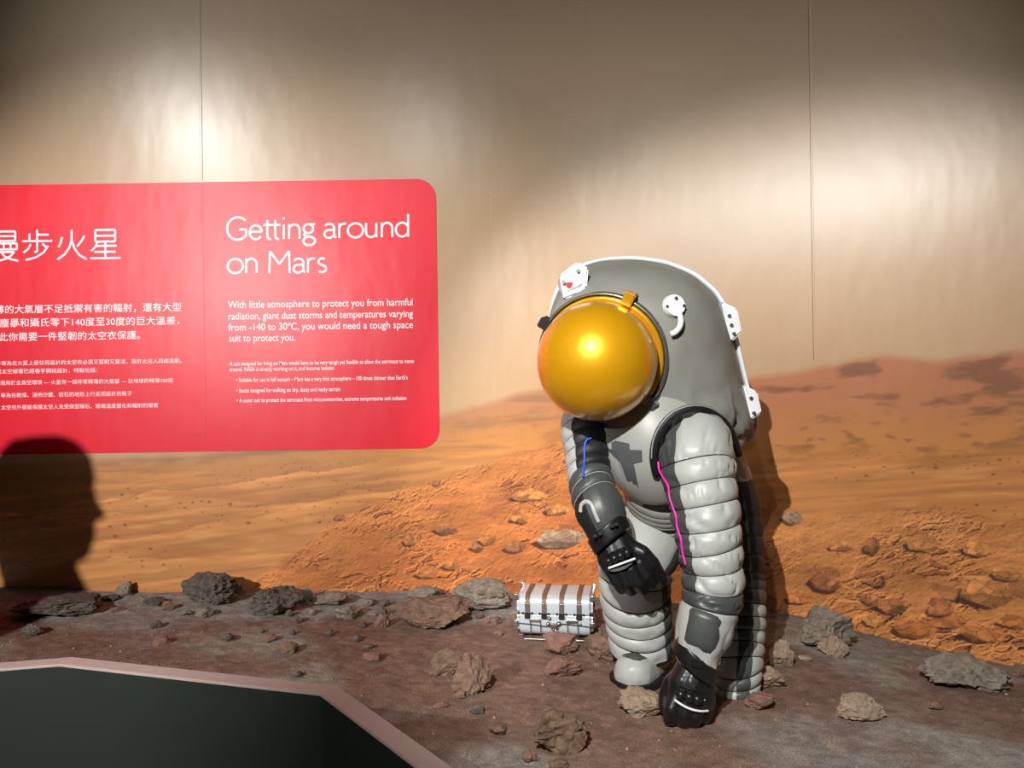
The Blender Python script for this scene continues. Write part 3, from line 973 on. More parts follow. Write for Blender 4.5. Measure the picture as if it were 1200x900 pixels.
def prism_x(name, prof, x0, x1, m, parent, bev=0.0, flat=40):
    bm = bmesh.new()
    a = [bm.verts.new((x0, y, z)) for y, z in prof]
    b = [bm.verts.new((x1, y, z)) for y, z in prof]
    n = len(prof)
    bm.faces.new(a)
    bm.faces.new(b[::-1])
    for i in range(n):
        bm.faces.new((a[i], b[i], b[(i + 1) % n], a[(i + 1) % n]))
    bmesh.ops.recalc_face_normals(bm, faces=bm.faces)
    if bev:
        ed = [e for e in bm.edges if abs(e.verts[0].co.x - e.verts[1].co.x) < 1e-6]
        bmesh.ops.bevel(bm, geom=ed, offset=bev, segments=3, affect='EDGES')
    return from_bm(name, bm, m, parent, flat_angle=flat)


def boxp(name, x0, x1, y0, y1, z0, z1, m, parent, bev=0.002, rot=None):
    bm = bmesh.new()
    bmesh.ops.create_cube(bm, size=1, matrix=Matrix.Translation(((x0 + x1) / 2, (y0 + y1) / 2, (z0 + z1) / 2)) @ (rot or Matrix()) @ Matrix.Diagonal((x1 - x0, y1 - y0, z1 - z0, 1)))
    if bev:
        bmesh.ops.bevel(bm, geom=list(bm.edges), offset=min(bev, 0.45 * min(x1 - x0, y1 - y0, z1 - z0)), segments=2, affect='EDGES')
    return from_bm(name, bm, m, parent, flat_angle=35)


def wire(name, pts, r, m, parent, n=8, closed=False, res=6):
    pts = [Vector(p) for p in pts]
    dense = []
    for i in range(len(pts) - 1):
        p0, p1, p2, p3 = pts[max(i - 1, 0)], pts[i], pts[i + 1], pts[min(i + 2, len(pts) - 1)]
        for k in range(res):
            t = k / res
            dense.append(0.5 * ((2 * p1) + (p2 - p0) * t + (2 * p0 - 5 * p1 + 4 * p2 - p3) * t * t + (3 * p1 - p0 - 3 * p2 + p3) * t ** 3))
    dense.append(pts[-1])
    V, Fc = [], []
    up = Vector((0.3, 0.2, 1)).normalized()
    m_ = len(dense)
    for i, p in enumerate(dense):
        T = (dense[min(i + 1, m_ - 1)] - dense[max(i - 1, 0)]).normalized()
        A = T.cross(up)
        if A.length < 0.05:
            A = T.cross(Vector((1, 0, 0)))
        A.normalize()
        up = A.cross(T).normalized()
        rr = r(i / (m_ - 1)) if callable(r) else r
        for k in range(n):
            a = 2 * math.pi * k / n
            V.append(p + (A * math.cos(a) + up * math.sin(a)) * rr)
    for i in range(m_ - 1):
        for k in range(n):
            Fc.append((i * n + k, i * n + (k + 1) % n, (i + 1) * n + (k + 1) % n, (i + 1) * n + k))
    Fc.append(tuple(range(n))[::-1])
    Fc.append(tuple((m_ - 1) * n + k for k in range(n)))
    return mk(name, V, Fc, m, parent)


ZM = 0.090
low = prism_x('lower_shell', case_prof(0.012, ZM - 0.001, 0.004, 0.034), -CW / 2, CW / 2, M_alu, case, bev=0.012)
lid = prism_x('lid', case_prof(ZM + 0.001, 0.012 + CH, 0.030, 0.004), -CW / 2, CW / 2, M_alu, case, bev=0.012)
for x in (-0.096, -0.036, 0.026, 0.088):
    w = 0.0085
    pr = case_prof(ZM - 0.004, 0.012 + CH + 0.003, 0.033, 0.001, CD + 0.006)
    st = prism_x('strap', pr, x - w, x + w, M_strap, case)
    boxp('buckle', x - 0.010, x + 0.010, -CD / 2 - 0.010, -CD / 2 - 0.001, ZM - 0.014, ZM + 0.008, M_dark, st)
    boxp('strap_clip', x - 0.0085, x + 0.0085, -CD / 2 - 0.0055, -CD / 2 - 0.0025, ZM + 0.008, ZM + 0.040, M_chrome, st, 0.001)
    for s in (-1, 1):
        bm = bmesh.new()
        bmesh.ops.create_uvsphere(bm, u_segments=10, v_segments=6, radius=0.0045, matrix=Matrix.Translation((x + s * 0.0165, -CD / 2 - 0.002, ZM + 0.003)))
        from_bm('rivet', bm, M_dark, st, smooth=True)
for x in (-0.066, 0.066):
    h_ = wire('carrying_handle', [(x - 0.018, -CD / 2 - 0.004, 0.016), (x - 0.019, -CD / 2 - 0.007, 0.05), (x - 0.0205, -CD / 2 - 0.007, ZM - 0.020)], 0.0018, M_steel, case)
    wire('handle_rod', [(x + 0.018, -CD / 2 - 0.004, 0.016), (x + 0.017, -CD / 2 - 0.007, 0.05), (x + 0.0155, -CD / 2 - 0.007, ZM - 0.020)], 0.0018, M_steel, h_)
    boxp('handle_plate', x - 0.024, x + 0.018, -CD / 2 - 0.009, -CD / 2 - 0.002, ZM - 0.026, ZM - 0.014, M_chrome, h_)
    boxp('foot_rail', x - 0.044, x + 0.040, -CD / 2 - 0.012, -CD / 2 + 0.004, 0.001, 0.007, M_chrome, case)
wire('cable', [(-CW / 2 + 0.004, -CD / 2 - 0.004, 0.058), (-0.08, -CD / 2 - 0.006, 0.055), (-0.02, -CD / 2 - 0.007, 0.050), (0.02, -CD / 2 - 0.007, 0.060), (0.07, -CD / 2 - 0.006, 0.058),
               (CW / 2 + 0.012, -CD / 2 - 0.006, 0.050)], 0.0019, M_dark, case)
lk = boxp('lock', -0.014, 0.014, -CD / 2 - 0.013, -CD / 2 - 0.001, 0.040, 0.062, M_steel, case, 0.004)
for (x, z, r) in ((-0.022, 0.058, 0.008), (0.016, 0.060, 0.009), (-0.002, 0.040, 0.007), (-0.018, 0.078, 0.007), (0.092, 0.060, 0.005)):
    bm = bmesh.new()
    bmesh.ops.create_uvsphere(bm, u_segments=14, v_segments=8, radius=r, matrix=Matrix.Translation((x, -CD / 2 - 0.004, z)))
    from_bm('knob', bm, M_steel, lk if z < 0.07 and x < 0.05 else case, smooth=True)
wire('lock_chain', [(0.004, -CD / 2 - 0.010, 0.042), (0.012, -CD / 2 - 0.016, 0.026), (0.024, -CD / 2 - 0.016, 0.010)], 0.0022, M_chrome, lk)
for sx in (-1, 1):
    for z in (0.055, 0.150):
        for yy in (-CD / 2 + 0.012, CD / 2 - 0.012):
            boxp('corner_bracket', sx * CW / 2 - 0.010, sx * CW / 2 + 0.006, yy - 0.012, yy + 0.012, z - 0.012, z + 0.012, M_chrome, case, 0.004)
    for yy in (-0.07, 0.07):
        boxp('foot', sx * (CW / 2 - 0.016) - 0.006, sx * (CW / 2 - 0.016) + 0.006, yy - 0.01, yy + 0.01, -0.002, 0.014, M_steel, case, 0.002)
case.location = (cX, cY + 0.10, float(ground_base(cX, cY + 0.10)) + 0.004)
case.rotation_euler = (0, 0, YAW)

# ------------------------------------------------------------------ the astronaut figure
M_suit = mat('light_grey_suit', srgb(174, 177, 172), rough=0.42, spec=0.5, var=0.10, vscale=14, bump=0.25, bscale=90, bdist=0.001)
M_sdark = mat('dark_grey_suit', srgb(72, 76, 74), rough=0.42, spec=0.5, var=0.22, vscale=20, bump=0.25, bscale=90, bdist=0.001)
M_sblack = mat('black_suit_fabric', srgb(30, 31, 33), rough=0.55, spec=0.4, var=0.2, vscale=20)
M_seam_b = mat('black_seam', srgb(14, 14, 15), rough=0.6)
M_shell = mat('mid_grey_shell', srgb(138, 138, 130), rough=0.5, spec=0.45, var=0.10, vscale=9, bump=0.12, bscale=40, bdist=0.002)
M_chest = mat('chest_shell_grey', srgb(160, 160, 154), rough=0.42, spec=0.5, var=0.07, vscale=8)
M_wht = mat('white_plastic', srgb(232, 234, 238), rough=0.35, spec=0.5)
M_glove = mat('black_rubber', srgb(24, 25, 27), rough=0.36, spec=0.5, var=0.2, vscale=14)
M_gold = mat('gold_visor', srgb(238, 172, 16), rough=0.36, metal=0.42, spec=0.5, coat=1.0, coat_rough=0.03)
M_gold2 = mat('gold_band', srgb(240, 182, 40), rough=0.25, metal=0.55, coat=0.6)
M_pink = mat('pink_cord', srgb(236, 40, 170), rough=0.5)
M_blue = mat('blue_cord', srgb(24, 90, 205), rough=0.5)
M_redp = mat('red_mark', srgb(215, 30, 45), rough=0.4)
M_refl = mat('white_reflective_strip', srgb(240, 240, 240), rough=0.3)
M_stitch = mat('grey_stitching', srgb(160, 164, 164), rough=0.5)

bX, bY, bZ = ground_hit(800, 812)
astro = thing('astronaut', 'astronaut figure in a grey space suit with golden visor bending down to the ground', 'astronaut', (bX, bY, bZ))


def dense_path(path, n=500):
    p = np.array([(q[0], q[1], q[2], q[3], q[4] if len(q) > 4 else 1.0) for q in path], float)
    d = np.r_[0, np.cumsum(np.hypot(np.diff(p[:, 0]), np.diff(p[:, 1])) + 1e-6)]
    # monotone-ish cubic Hermite through the stations
    m = np.gradient(p, d, axis=0)
    t = np.linspace(0, d[-1], n)
    k = np.clip(np.searchsorted(d, t, 'right') - 1, 0, len(d) - 2)
    h = (d[k + 1] - d[k])[:, None]
    u = ((t - d[k]) / (d[k + 1] - d[k]))[:, None]
    q = (2 * u ** 3 - 3 * u ** 2 + 1) * p[k] + (u ** 3 - 2 * u ** 2 + u) * h * m[k] + (-2 * u ** 3 + 3 * u ** 2) * p[k + 1] + (u ** 3 - u ** 2) * h * m[k + 1]
    return q, t


class Limb:
    """a tube whose stations are given as (px, py, depth, half width in px, depth ratio)"""

    def __init__(s, path):
        q, t = dense_path(path)
        s.q = q
        s.py = q[:, 1]
        s.C = np.array([tuple(P(a[0], a[1], a[2])) for a in q])
        s.W = q[:, 3] * q[:, 2] / F
        s.R = q[:, 4]
        d = np.r_[0, np.cumsum(np.linalg.norm(np.diff(s.C, axis=0), axis=1))]
        s.L = d[-1]
        s.s = d / d[-1]
        T = np.gradient(s.C, d, axis=0)
        T /= np.linalg.norm(T, axis=1)[:, None]
        S = np.cross(T, np.array([0, 1.0, 0]))
        S /= np.linalg.norm(S, axis=1)[:, None]
        s.T, s.S, s.D = T, S, np.cross(T, S)

    def at_py(s, y):
        return float(s.s[np.argmin(np.abs(s.py - y))])

    def interp(s, arr, x):
        x = np.clip(x, 0, 1)
        if arr.ndim == 1:
            return np.interp(x, s.s, arr)
        return np.stack([np.interp(x, s.s, arr[:, k]) for k in range(arr.shape[1])], -1)

    def point(s, t, phi, lift=0.0, tilt=(0, 0)):
        t = np.asarray(t, float) + (tilt[0] * np.cos(phi) + tilt[1] * np.sin(phi)) / s.L
        ex = np.maximum(t - 1, 0) + np.minimum(t, 0)
        w, r = s.interp(s.W, t), s.interp(s.R, t)
        c, S, D, T = s.interp(s.C, t), s.interp(s.S, t), s.interp(s.D, t), s.interp(s.T, t)
        return c + T * (ex * s.L)[..., None] + S * ((w + lift) * np.cos(phi))[..., None] + D * ((w * r + lift) * np.sin(phi))[..., None]

    def build(s, name, mats, matf, parent=None, seams=(), seam_mat=None, bulge=0.006, tilt=(0, 0), nseg=84, wr=0.0, wf=14.0, sub=7, sw=0.0016, cap=(0.35, 0.35), seed=1, sharp=0.5, rows=60, lift=0.0, topfold=0.0):
        sv = sorted(seams)
        s.tilt = tilt
        ed = [0.0] + list(sv) + [1.0]
        tt, bf, sm = [], [], []
        hw = sw / s.L / 2
        for i in range(len(ed) - 1):
            a, b = ed[i] + (hw if i > 0 else 0), ed[i + 1] - (hw if i < len(ed) - 2 else 0)
            n = sub if sv else rows
            for k in range(n + 1):
                u = k / n
                u2 = 0.5 - 0.5 * math.cos(math.pi * u) if sv else u
                tt.append(a + (b - a) * u2)
                e = 1.0
                if sv:
                    lo = 1.0 if i == 0 else min(1.0, u2 / 0.5)
                    hi = 1.0 if i == len(ed) - 2 else min(1.0, (1 - u2) / 0.5)
                    e = (math.sin(min(lo, 1) * math.pi / 2) * math.sin(min(hi, 1) * math.pi / 2)) ** sharp
                bf.append(e)
                sm.append(k == n and i < len(ed) - 2)
        tt, bf = np.array(tt), np.array(bf)
        ph = np.arange(nseg) * 2 * math.pi / nseg
        TT, PH = np.meshgrid(tt, ph, indexing='ij')
        fl = np.broadcast_to(((bf - 0.0) * bulge)[:, None], TT.shape) + lift
        V = s.point(TT, PH, fl, tilt)
        if wr > 0:
            R = V - s.interp(s.C, TT)
            R /= np.maximum(np.linalg.norm(R, axis=-1, keepdims=True), 1e-6)
            x, y, z = V[..., 0] * wf * 0.55, V[..., 1] * wf * 0.55, V[..., 2] * wf * 2.0 + V[..., 0] * wf * 0.45
            wn = vnoise(x + 0.6 * vnoise(x, y, z, seed + 3), y, z + 0.7 * vnoise(x * 1.7, y, z, seed + 5), seed)
            w1 = 0.35 - 1.35 * np.exp(-(wn / 0.11) ** 2)
            w2 = fbm(x * 1.3, y * 1.3, z * 1.6, seed + 9, oct=2)
            V = V + R * ((0.6 * w1 + 0.2 * w2) * wr * (0.25 + 0.75 * bf[:, None]) * (1 + topfold * (tt[:, None] < (sv[0] if sv else 0))))[..., None]
        nr = len(tt)
        Vs = V.reshape(-1, 3)
        fcs, fm = [], []
        for i in range(nr - 1):
            for k in range(nseg):
                k2 = (k + 1) % nseg
                fcs.append((i * nseg + k, i * nseg + k2, (i + 1) * nseg + k2, (i + 1) * nseg + k))
                if sm[i] and seam_mat is not None:
                    fm.append(seam_mat)
                else:
                    fm.append(matf(0.5 * (tt[i] + tt[i + 1]), math.degrees(0.5 * (ph[k] + ph[k] + 2 * math.pi / nseg))))
        Vl = [tuple(v) for v in Vs]
        # domed ends
        for end, row, cp in ((0, 0, cap[0]), (1, nr - 1, cap[1])):
            if cp is None:
                continue
            ring = V[row]
            cen = ring.mean(0)
            T = s.T[0] * -1 if end == 0 else s.T[-1]
            rad = float(np.linalg.norm(ring - cen, axis=1).mean())
            prev = [row * nseg + k for k in range(nseg)]
            for j in range(1, 5):
                a = j / 5 * math.pi / 2
                b = len(Vl)
                rr = cen + (ring - cen) * math.cos(a) + T * (rad * cp * math.sin(a))
                Vl += [tuple(v) for v in rr]
                cur = [b + k for k in range(nseg)]
                for k in range(nseg):
                    k2 = (k + 1) % nseg
                    q = (prev[k], prev[k2], cur[k2], cur[k])
                    fcs.append(q[::-1] if end == 0 else q)
                    fm.append(matf(0.001 if end == 0 else 0.999, math.degrees(ph[k])))
                prev = cur
            b = len(Vl)
            Vl.append(tuple(cen + T * rad * cp))
            for k in range(nseg):
                k2 = (k + 1) % nseg
                q = (prev[k], prev[k2], b)
                fcs.append(q[::-1] if end == 0 else q)
                fm.append(matf(0.001 if end == 0 else 0.999, math.degrees(ph[k])))
        return mk(name, Vl, fcs, mats, parent or astro, fm)


def px_wire(name, pts, r, m, parent, n=10, res=6):
    return wire(name, [P(*p) for p in pts], r, m, parent, n, res=res)


def blob_w(name, chains, m, parent, voxel=0.004, smooth=6, fm=None, mats=None, clip_z=None, warp=None):
    """one continuous skin around chains of (world point, radius)"""
    bm = bmesh.new()
    for pts in chains:
        dense = []
        for i in range(len(pts) - 1):
            for k in range(5):
                t = k / 5
                dense.append((Vector(pts[i][0]).lerp(Vector(pts[i + 1][0]), t), pts[i][1] * (1 - t) + pts[i + 1][1] * t))
        dense.append((Vector(pts[-1][0]), pts[-1][1]))
        for p, r in dense:
            bmesh.ops.create_icosphere(bm, subdivisions=2, radius=r, matrix=Matrix.Translation(p))
    me = bpy.data.meshes.new('tmp')
    bm.to_mesh(me)
    bm.free()
    ob = bpy.data.objects.new('tmp', me)
    COL.objects.link(ob)
    md = ob.modifiers.new('r', 'REMESH')
    md.mode = 'VOXEL'
    md.voxel_size = voxel
    sm = ob.modifiers.new('s', 'SMOOTH')
    sm.iterations = smooth
    sm.factor = 0.5
    bpy.context.view_layer.update()
    dg = bpy.context.evaluated_depsgraph_get()
    m2 = bpy.data.meshes.new_from_object(ob.evaluated_get(dg))
    v = np.array([tuple(p.co) for p in m2.vertices])
    f = [tuple(p.vertices) for p in m2.polygons]
    bpy.data.objects.remove(ob)
    bpy.data.meshes.remove(me)
    bpy.data.meshes.remove(m2)
    if clip_z is not None:
        v[:, 2] = np.maximum(v[:, 2], clip_z)
    if warp is not None:
        v = warp(v)
    mi = None
    if fm is not None:
        mi = [fm(v[list(q)].mean(0)) for q in f]
    return mk(name, v, f, mats or m, parent, mi)


def blob(name, chains, m, parent, **kw):
    """the same with chains of (px, py, depth, radius in px)"""
    return blob_w(name, [[(P(a, b, c), r * c / F) for a, b, c, r in ch] for ch in chains], m, parent, **kw)


def to_px(p):
    x, y, z = p[0], p[1], p[2] - CZ
    a = (x * _c - z * _s) / y
    b = (x * _s + z * _c) / y
    return 600 + F * a, 450 - F * b


def plate(name, pts, thick, m, parent, bev=0.003, towards=None, seg=2):
    """a solid plate from a pixel outline with depths (px, py, Y), thickened away from the viewer"""
    W = [P(*p) for p in pts]
    nrm = Vector((0, 0, 0))
    for i in range(len(W)):
        nrm += W[i].cross(W[(i + 1) % len(W)])
    cen = sum(W, Vector()) / len(W)
    nrm = Vector((0, 0, 0))
    for i in range(len(W)):
        nrm += (W[i] - cen).cross(W[(i + 1) % len(W)] - cen)
    nrm.normalize()
    if nrm.y < 0:
        nrm = -nrm
    back = nrm * thick
    bm = bmesh.new()
    a = [bm.verts.new(w) for w in W]
    b = [bm.verts.new(w + back) for w in W]
    n = len(W)
    bm.faces.new(a)
    bm.faces.new(b[::-1])
    for i in range(n):
        bm.faces.new((a[i], b[i], b[(i + 1) % n], a[(i + 1) % n]))
    bmesh.ops.recalc_face_normals(bm, faces=bm.faces)
    if bev:
        bmesh.ops.bevel(bm, geom=list(bm.edges), offset=bev, segments=seg, affect='EDGES')
    return from_bm(name, bm, m, parent, flat_angle=40)


def disc(name, px, py, Y, r, thick, m, parent, nrm=(0, -1, 0), seg=24):
    bm = bmesh.new()
    q = Vector(nrm).normalized().to_track_quat('Z', 'Y').to_matrix().to_4x4()
    bmesh.ops.create_cone(bm, cap_ends=True, segments=seg, radius1=r, radius2=r * 0.94, depth=thick, matrix=Matrix.Translation(P(px, py, Y)) @ q)
    return from_bm(name, bm, m, parent, flat_angle=40)


# ---- legs
def leg_right_m(s, f):
    return 2 if s > 0.975 else 1 if (f < 52 or f > 300) else 0


LR = Limb([(768, 598, 2.54, 36, 1.0), (757, 630, 2.49, 42, 1.0), (745, 664, 2.43, 41.5, 1.0), (744, 695, 2.41, 39, 1.0), (748, 725, 2.42, 36.5, 1.0), (752, 759, 2.43, 34.5, 1.0)])
legr = LR.build('right_leg', [M_suit, M_sdark, M_seam_b], leg_right_m, seams=[LR.at_py(y) for y in (664, 680, 696, 711, 727, 742)], seam_mat=2,
                bulge=0.007, tilt=(0.006, 0.022), wr=0.007, wf=16, seed=3, cap=(0.3, 0.1), sw=0.003)


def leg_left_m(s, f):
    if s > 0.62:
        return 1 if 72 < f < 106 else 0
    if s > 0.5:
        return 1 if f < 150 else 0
    return 3 if f < 75 else 1  # upper leg darkened by material: its shade is put into the colour


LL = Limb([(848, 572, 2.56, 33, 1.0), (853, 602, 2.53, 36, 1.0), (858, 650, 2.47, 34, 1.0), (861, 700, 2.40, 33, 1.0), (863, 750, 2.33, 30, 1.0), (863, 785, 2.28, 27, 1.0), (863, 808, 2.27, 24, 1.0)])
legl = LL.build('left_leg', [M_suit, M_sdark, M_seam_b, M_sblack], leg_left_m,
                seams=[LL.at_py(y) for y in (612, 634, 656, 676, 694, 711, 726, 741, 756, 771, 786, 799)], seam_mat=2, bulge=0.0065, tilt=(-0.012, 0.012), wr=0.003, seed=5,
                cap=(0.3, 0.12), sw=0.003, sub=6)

# ---- pelvis and waist
PV = Limb([(785, 574, 2.48, 46, 0.9), (785, 612, 2.50, 47, 0.85), (786, 642, 2.50, 30, 0.95), (787, 656, 2.50, 13, 1.1)])
PV.build('pelvis', [M_suit, M_sdark], lambda s, f: 1 if (s > 0.45 and 35 < f < 120) else 0, wr=0.003, rows=30, cap=(0.1, 0.3), seed=9)
WB = Limb([(780, 549, 2.38, 50, 0.95), (782, 562, 2.40, 52, 0.95), (784, 576, 2.43, 51, 0.93), (786, 588, 2.46, 47, 0.92)])
WB.build('waist_belt', [M_chest, M_sdark, M_seam_b], lambda s, f: 2 if (s < 0.22 or 0.82 < s < 0.94) else 0, seams=[0.22, 0.40, 0.55, 0.70, 0.82, 0.94], seam_mat=2,
         bulge=0.003, tilt=(0.0, 0.024), cap=(0.1, 0.1), sub=5, sw=0.0012)

# ---- chest shell
CH_ = Limb([(764, 468, 2.42, 62, 0.95), (765, 490, 2.40, 67, 0.95), (768, 512, 2.37, 68, 0.95), (773, 532, 2.36, 64, 0.95), (778, 547, 2.37, 57, 0.92), (780, 557, 2.39, 51, 0.9)])
chest = CH_.build('chest_shell', [M_chest], lambda s, f: 0, rows=50, cap=(0.15, 0.05), tilt=(0.0, 0.02))
yoke = blob('shoulder_yoke', [[(795, 478, 2.36, 34), (820, 492, 2.37, 38), (842, 505, 2.42, 34)], [(800, 500, 2.36, 36), (826, 520, 2.38, 36)]], M_chest, astro, voxel=0.008, smooth=10)


def on_limb(L, px, py, lift):
    """world point on the viewer's side of a limb's skin, seen at that pixel"""
    tt, pp = np.meshgrid(np.linspace(0, 1, 500), np.radians(np.linspace(2, 178, 360)), indexing='ij')
    key = round(lift, 5)
    if not hasattr(L, 'cache'):
        L.cache = {}
    if key not in L.cache:
        L.cache[key] = L.point(tt, pp, lift, getattr(L, 'tilt', (0, 0)))
    V = L.cache[key]
    X, Y, Z = V[..., 0], V[..., 1], V[..., 2] - CZ
    a = 600 + F * (X * _c - Z * _s) / Y
    b = 450 - F * (X * _s + Z * _c) / Y
    k = np.argmin((a - px) ** 2 + (b - py) ** 2)
    return Vector(V.reshape(-1, 3)[k])


def skin_plate(name, L, outline, m, parent, lift=0.004, n=14):
    """a thin raised patch following a limb: outline in pixels, filled by a fan of inner rings"""
    cx = sum(p[0] for p in outline) / len(outline)
    cy = sum(p[1] for p in outline) / len(outline)
    V, Fc = [], []
    k = len(outline)
    rings = 5
    for j in range(rings):
        t = 1 - j / rings
        for (x, y) in outline:
            V.append(on_limb(L, cx + (x - cx) * t, cy + (y - cy) * t, lift if j else lift * 0.1))
    V.append(on_limb(L, cx, cy, lift))
    for j in range(rings - 1):
        for i in range(k):
            Fc.append((j * k + i, j * k + (i + 1) % k, (j + 1) * k + (i + 1) % k, (j + 1) * k + i))
    for i in range(k):
        Fc.append(((rings - 1) * k + i, (rings - 1) * k + (i + 1) % k, rings * k))
    return mk(name, V, Fc, m, parent)


def subdiv(poly, n=4):
    out = []
    for i in range(len(poly)):
        a, b = poly[i], poly[(i + 1) % len(poly)]
        for j in range(n):
            out.append((a[0] + (b[0] - a[0]) * j / n, a[1] + (b[1] - a[1]) * j / n))
    return out


# emblem: an upright faceted bar with a cross bar and a folded left wing, standing proud of the chest
def chest_pt(px, py, lift):
    return P(px, py, on_limb(CH_, px, py, 0.0).y - lift - 0.003)


M_emb = mat('emblem_dark_grey', srgb(92, 95, 96), rough=0.3, spec=0.6, metal=0.2)
M_emb2 = mat('emblem_light_edge', srgb(178, 180, 178), rough=0.35, spec=0.6, metal=0.2)


def facets(name, pts, faces, mats, fm, parent):
    bm = bmesh.new()
    vs = [bm.verts.new(p) for p in pts]
    for f, k in zip(faces, fm):
        q = bm.faces.new([vs[i] for i in f])
        q.material_index = k
    bmesh.ops.triangulate(bm, faces=bm.faces)
    bmesh.ops.subdivide_edges(bm, edges=bm.edges, cuts=5, use_grid_fill=True)
    for v in bm.verts:
        v.co = chest_pt(v.co.x, v.co.y, v.co.z)
    return from_bm(name, bm, mats, parent, flat_angle=12)


EP = [(716, 515.5, .004), (737, 519.5, .010), (737.4, 527.0, .011), (752, 527.6, .006), (752.6, 540.8, .006), (742.2, 542.8, .008), (749.6, 577.2, .006), (740.5, 579.8, .004),
      (726.8, 541.5, .012), (705.4, 521.4, .004), (726.0, 528.6, .013), (717.0, 527.0, .010), (708.5, 531.5, .002), (722.5, 539.8, .003), (735.0, 578.0, .001), (751.5, 581.0, .001)]
emb = facets('emblem', EP, [(0, 1, 2, 10, 11), (10, 2, 3, 4, 5, 8), (8, 5, 6, 7), (9, 11, 10, 8), (9, 8, 13, 12), (8, 7, 14, 13), (7, 6, 15, 14)], [M_emb, M_emb2], [0, 0, 0, 0, 1, 1, 1], chest)
emb['label'] = 'dark cross shaped emblem'

# ---- back shell with its white frame
FR = [(652, 346), (664, 322), (688, 311), (714, 305.5), (745, 305), (780, 310), (812, 323), (838, 345), (852, 372), (861, 405), (871, 447), (880, 478), (885, 500), (878, 516), (858, 521),
      (820, 528), (770, 528), (715, 512), (672, 470), (650, 420), (645, 380)]
FC = (766.0, 418.0)


def frame_at(a):
    ang = [(math.atan2(y - FC[1], x - FC[0]), x, y) for x, y in FR]
    ang.sort()
    A = np.array([q[0] for q in ang])
    X = np.array([q[1] for q in ang])
    Yy = np.array([q[2] for q in ang])
    A = np.r_[A - 2 * math.pi, A, A + 2 * math.pi]
    X = np.r_[X, X, X]
    Yy = np.r_[Yy, Yy, Yy]
    g = np.gradient(X, A)
    return X, Yy, A


_X, _Y, _A = frame_at(0)


def smooth_closed(v, it=3):
    for _ in range(it):
        v = 0.25 * np.roll(v, 1) + 0.5 * v + 0.25 * np.roll(v, -1)
    return v


NA = 120
AA = np.linspace(-math.pi, math.pi, NA, endpoint=False)
fxs, fys = smooth_closed(np.interp(AA, _A, _X)), smooth_closed(np.interp(AA, _A, _Y))


def frame_depth(x, y):
    return 2.53 - 0.10 * (x - 770) / 110 + 0.05 * (y - 415) / 110


RN = Vector((-0.33, -0.93, -0.17)).normalized()
RCEN = P(705.5, 419.5, 2.27)
RU = RN.cross(Vector((0, 0, 1))).normalized()
if RU.x < 0:
    RU = -RU
RV = RU.cross(RN).normalized()
if RV.z < 0:
    RV = -RV
rows_ = 46
SV, SFm = [], []
for i in range(rows_):
    t = i / (rows_ - 1)
    lat = t ** 2.3
    dep_ = math.sin(min(t * 1.02, 1.0) * math.pi / 2) ** 0.9
    for k in range(NA):
        fp = P(fxs[k], fys[k], frame_depth(fxs[k], fys[k]))
        a = math.atan2(-(fys[k] - FC[1]), fxs[k] - FC[0])
        rp = RCEN + RU * (0.188 * math.cos(a)) + RV * (0.188 * math.sin(a))
        rx_, ry_ = to_px(rp)
        p = P(fxs[k] + (rx_ - fxs[k]) * lat, fys[k] + (ry_ - fys[k]) * lat, fp.y + (rp.y - fp.y) * dep_)
        SV.append(p)
SV = np.array([tuple(p) for p in SV]).reshape(rows_, NA, 3)
cen_ = SV.mean((0, 1))
dirn = SV - cen_
dirn /= np.linalg.norm(dirn, axis=-1, keepdims=True)
tpy = np.array([[to_px(SV[i, k])[1] for k in range(NA)] for i in range(rows_)])
tpx = np.array([[to_px(SV[i, k])[0] for k in range(NA)] for i in range(rows_)])
soft = sstep(440, 480, tpy) * sstep(780, 815, tpx)
x, y, z = SV[..., 0] * 16, SV[..., 1] * 16, SV[..., 2] * 16
wrk = 1 - 2.4 * np.abs(vnoise(x + 0.5 * vnoise(x, y, z, 44), y, z * 1.3, 41))
gen = fbm(x * 0.45, y * 0.45, z * 0.45, 43, oct=2)
edge = np.minimum(np.arange(rows_) / 6.0, 1)[:, None] * np.minimum(np.arange(rows_)[::-1] / 5.0, 1)[:, None]
SV = SV + dirn * ((wrk * 0.016 * soft + gen * 0.007) * edge)[..., None]
fcs = []
for i in range(rows_ - 1):
    for k in range(NA):
        fcs.append((i * NA + k, (i + 1) * NA + k, (i + 1) * NA + (k + 1) % NA, i * NA + (k + 1) % NA))
fcs.append(tuple(range(NA)))
shell = mk('back_shell', SV.reshape(-1, 3), fcs, M_shell, astro)

# white frame round the hatch behind
fr = []
for k in range(NA):
    c0 = P(fxs[k], fys[k], frame_depth(fxs[k], fys[k]))
    fr.append(c0)
V, Fc = [], []
n_ = 10
fcen = sum(fr, Vector()) / NA
for k in range(NA):
    out_ = (fr[k] - fcen)
    out_.y *= 0.2
    out_.normalize()
    for j in range(n_):
        a = 2 * math.pi * j / n_
        V.append(fr[k] + out_ * (0.008 * math.cos(a) + 0.006) + Vector((0, 1, 0)) * (0.016 * math.sin(a) - 0.006))
for k in range(NA):
    for j in range(n_):
        Fc.append((k * n_ + j, k * n_ + (j + 1) % n_, ((k + 1) % NA) * n_ + (j + 1) % n_, ((k + 1) % NA) * n_ + j))
fro = mk('hatch_frame', V, Fc, M_wht, astro)
fro['label'] = 'white hatch frame'

